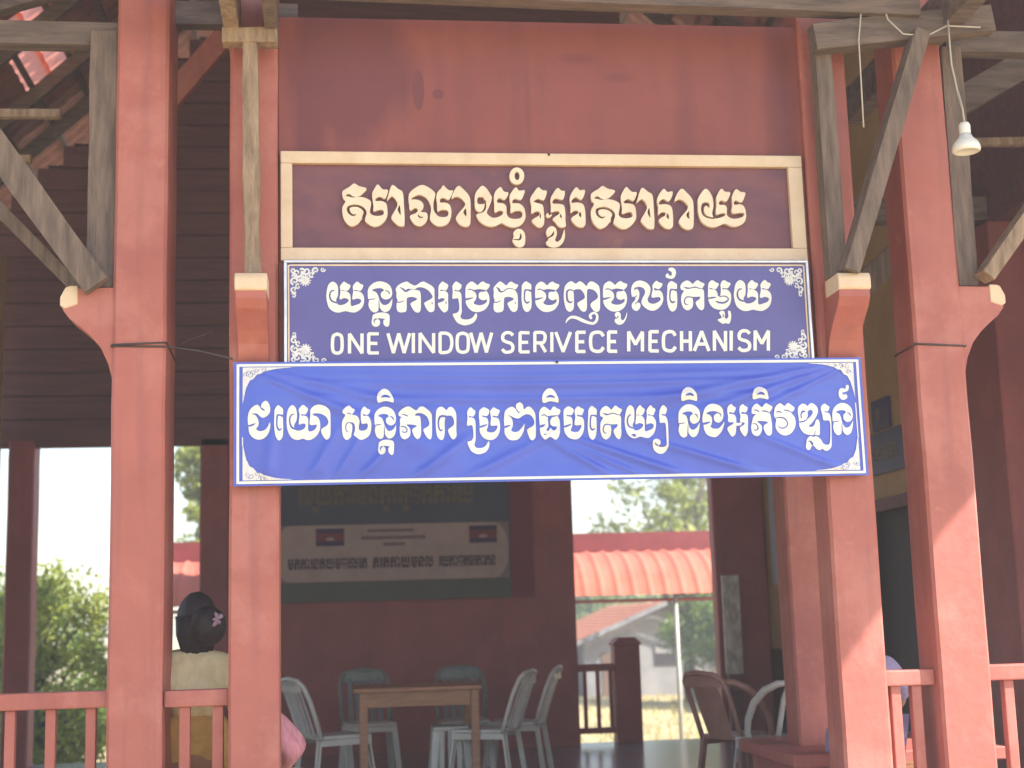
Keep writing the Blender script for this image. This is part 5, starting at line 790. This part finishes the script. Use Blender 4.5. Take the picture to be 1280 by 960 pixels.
def person(label, loc, rot, top, bottom, headrot=0, hair='bun', seat=.44, scale=1.0, orn=False, reach=False):
    """seated figure facing +X in its own space, pelvis above the seat"""
    t = thing('person', label, 'person', loc, None); t.rotation_euler = (0,0,rot); t.scale = (scale,)*3
    s = seat
    P = [(0,0,s+.09),(.0,0,s+.24),(-.01,0,s+.40),(.0,0,s+.50),(.02,0,s+.575),(.03,0,s+.63),  #0 pelvis..5 neck top
         (.0,.17,s+.49),(.06,.215,s+.27),(.24,.17,s+.16),(.31,.15,s+.15),      #6 L shoulder, elbow, wrist, hand
         (.0,-.17,s+.49),(.06,-.215,s+.27),(.24,-.17,s+.16),(.31,-.15,s+.15),  #10
         (.05,.10,s+.06),(.42,.12,s+.07),(.43,.12,.09),(.53,.12,.04),          #14 hip knee ankle toe
         (.05,-.10,s+.06),(.42,-.12,s+.07),(.43,-.12,.09),(.53,-.12,.04)]
    E_ = [(0,1),(1,2),(2,3),(3,4),(4,5),(3,6),(6,7),(7,8),(8,9),(3,10),(10,11),(11,12),(12,13),(0,14),(14,15),(15,16),(16,17),(0,18),(18,19),(19,20),(20,21)]
    if reach:
        for e_, w_, sd in ((7,8,1),(11,12,-1)): P[e_] = (.26,.2*sd,s+.26); P[w_] = (.15,.07*sd,s+.17); P[w_+1] = (.10,.03*sd,s+.16)
    P.append((0,0,s+.33)); E_.append((1,22))
    Rd = [.125,.11,.125,.10,.055,.048,.058,.042,.03,.026,.058,.042,.03,.026,.085,.06,.036,.03,.085,.06,.036,.03,.09]
    skinned('body', P, E_, Rd, SKIN, t)
    # blouse: torso and sleeves, a little larger
    idx = [1,2,3,6,7,10,11,4]+([] if orn else [0])+([8,12] if reach else []); mp_ = {v:i for i,v in enumerate(idx)}; add = [(.14,.14),(.17,.17),(.155,.155),(.10,.10),(.07,.07),(.10,.10),(.07,.07),(.085,.085)]+([] if orn else [(.165,.165)])+([(.05,.05)]*2 if reach else [])
    skinned('blouse', [P[i] for i in idx], [(mp_[a],mp_[b]) for a,b in E_ if a in mp_ and b in mp_], [max(a)*.95 for a in add], top, t)
    idx = [0,14,15,16,18,19,20]+([1,22] if orn else []); mp_ = {v:i for i,v in enumerate(idx)}
    skinned('trousers', [P[i] for i in idx], [(mp_[a],mp_[b]) for a,b in E_ if a in mp_ and b in mp_], [.145,.11,.085,.065,.11,.085,.065]+([.17,.185] if orn else []), bottom, t)
    hd = bpy.data.objects.new('head', None)
    # head: one mesh with nose, jaw and ears
    bm = bmesh.new(); bmesh.ops.create_uvsphere(bm, u_segments=24, v_segments=18, radius=1)
    for v in bm.verts:
        x,y,z = v.co; zz = z*.125; xx = x*.098; yy = y*.078
        if z < 0: xx *= (1-.22*z*z); yy *= (1-.32*z*z); xx += .012*(-z)
        if x > .75 and abs(y) < .22: xx += .020*math.exp(-((z+.12)/.16)**2)*math.exp(-(y/.12)**2)
        if x > .6 and abs(abs(y)-.38) < .2: xx -= .007*math.exp(-((z-.08)/.12)**2)
        if x > .7 and abs(y) < .4: xx += .006*math.exp(-((z+.48)/.06)**2)-.004*math.exp(-((z+.42)/.03)**2)
        v.co = (xx,yy,zz)
    for sd in (-1,1):
        mtx = Matrix.Translation((-.005,sd*.080,-.005)) @ Matrix.Diagonal((.018,.008,.032,1)); bmesh.ops.create_uvsphere(bm, u_segments=8, v_segments=6, radius=1, matrix=mtx)
    c = Vector((.045,0,s+(.70 if orn else .745))); rotm = Matrix.Rotation(headrot,4,'Z') @ Matrix.Scale(.90 if orn else 1, 4)
    bmesh.ops.transform(bm, matrix=Matrix.Translation(c)@rotm, verts=bm.verts); o = fin('head', bm, SKIN, None, True); o.parent = t
    bm = bmesh.new()
    for sd in (-1,1): bmesh.ops.create_uvsphere(bm, u_segments=8, v_segments=6, radius=.011, matrix=Matrix.Translation((.083,sd*.03,.008)))
    bmesh.ops.transform(bm, matrix=Matrix.Translation(c)@rotm, verts=bm.verts); e = fin('eyes', bm, HAIR, None, True); e.parent = o
    bm = bmesh.new(); bmesh.ops.create_uvsphere(bm, u_segments=28, v_segments=20, radius=1)
    dl = []
    for v in bm.verts:
        x,y,z = v.co; k_ = 1+.03*math.sin(y*20)*math.cos(z*9)
        if (x > .45 and z < .45) or z < -.62: dl.append(v)
        v.co = (x*.112*k_-.008, y*.092*k_, z*.135*k_+.012)
    bmesh.ops.delete(bm, geom=dl, context='VERTS')
    if hair == 'bun': bmesh.ops.create_uvsphere(bm, u_segments=16, v_segments=12, radius=1, matrix=Matrix.Translation((-.115,0,-.02)) @ Matrix.Diagonal((.085,.09,.095,1) if orn else (.062,.075,.075,1)))
    if hair == 'long' or orn:
        for k in range(11 if orn else 17):
            a = math.pi/2+ (k-8)*.165; atube(bm, [(-.08*math.sin(a)*1.1,.088*math.cos(a)*1.05,.03),(-.095*math.sin(a),.092*math.cos(a),-.06),(-.085*math.sin(a)-.01,.09*math.cos(a),-.15)],[.03,.028,.006+.008*((k*7)%3)/2],7)
    bmesh.ops.transform(bm, matrix=Matrix.Translation(c)@rotm, verts=bm.verts); h = fin('hair', bm, HAIR, None, True); h.parent = t
    if orn:
        bm = bmesh.new()
        for k in range(7):
            a = k*.9+(k%3)*.35; q_ = .6+.4*((k*5)%4)/3; atube(bm, [(-.200,0,.01),(-.206,.026*q_*math.cos(a),.01+.034*q_*math.sin(a)),(-.196,.034*q_*math.cos(a),.01+.050*q_*math.sin(a))],[.004,.010,.004],7)
        bmesh.ops.transform(bm, matrix=Matrix.Translation(c)@rotm, verts=bm.verts); q = fin('hair_clip', bm, mat('lilac hair clip', (.55,.42,.55),(.4,.2,.3),.3,20,0), None, True); q.parent = h
    for base, sd in ((9,1),(13,-1)):       # five separate fingers on each hand
        for k, (ln, dy) in enumerate(((.055,-.022),(.068,-.008),(.072,.006),(.062,.019))):
            p0 = Vector(P[base])+Vector((.015,dy*sd,-.004)); skinned('finger', [p0,p0+Vector((ln*.5,dy*.3*sd,-.006)),p0+Vector((ln*.85,dy*.35*sd,-.028)),], [(0,1),(1,2)], [.0095,.0085,.007], SKIN, t, 1)
        p0 = Vector(P[base])+Vector((-.01,-.026*sd,0)); skinned('thumb', [p0,p0+Vector((.025,-.022*sd,-.004)),p0+Vector((.05,-.026*sd,-.012))], [(0,1),(1,2)], [.011,.0095,.008], SKIN, t, 1)
    return t
# bench behind the left railing, with the woman seen from behind
t = thing('low_bench', 'low wooden bench behind the left railing under the seated woman', 'bench', (-.6,.7,0))
box('seat', -1.3,.15,.42,.86,.40,.44, TABLE, t, .005)
for x in (-1.2,-.45,.05): box('leg', x,x+.06,.45,.83,0,.399, TABLE, t)
person('woman in cream blouse seated with her back to the railing, hair in a bun', (-.715,.46,0), math.pi/2, CLOTHC, CLOTHY, .6, 'bun', orn=True, scale=1.12, seat=.455)
person('seated person in pink top and pale yellow trousers mostly hidden behind a post', (-.455,.60,-.01), -.05, CLOTHP, CLOTHYL, 1.0, 'bun', scale=.88, seat=.50, reach=True)
person('person in lavender top half hidden behind the post right of the signs', (2.885,1.0,.0), math.pi/2, CLOTHL, CLOTHL, .0, 'short', scale=.84, seat=.63)
t = thing('wooden_stool', 'wooden stool under the person in lavender', 'stool', (2.87,1.0,0))
box('seat', 2.70,3.04,.83,1.17,.41,.45, TABLE, t, .005)
for x in (2.72,2.98):
    for y in (.85,1.11): box('leg', x,x+.04,y,y+.04,0,.409, TABLE, t)
# ---------------------------------------------------------------- thin scattering volume added to imitate a veil of lens glare
hz = box('glare_veil', -90,110,-12,120,-2.2,13, None); tag(hz, kind='stuff')
hm = bpy.data.materials.new('added glare veil'); hm.use_nodes = True; hn = hm.node_tree.nodes; hn.remove(hn['Principled BSDF'])
pv = hn.new('ShaderNodeVolumePrincipled'); pv.inputs['Color'].default_value = (1,.95,.95,1); pv.inputs['Density'].default_value = .0062; pv.inputs['Anisotropy'].default_value = .3
hm.node_tree.links.new(pv.outputs[0], hn['Material Output'].inputs['Volume']); hz.data.materials.append(hm)
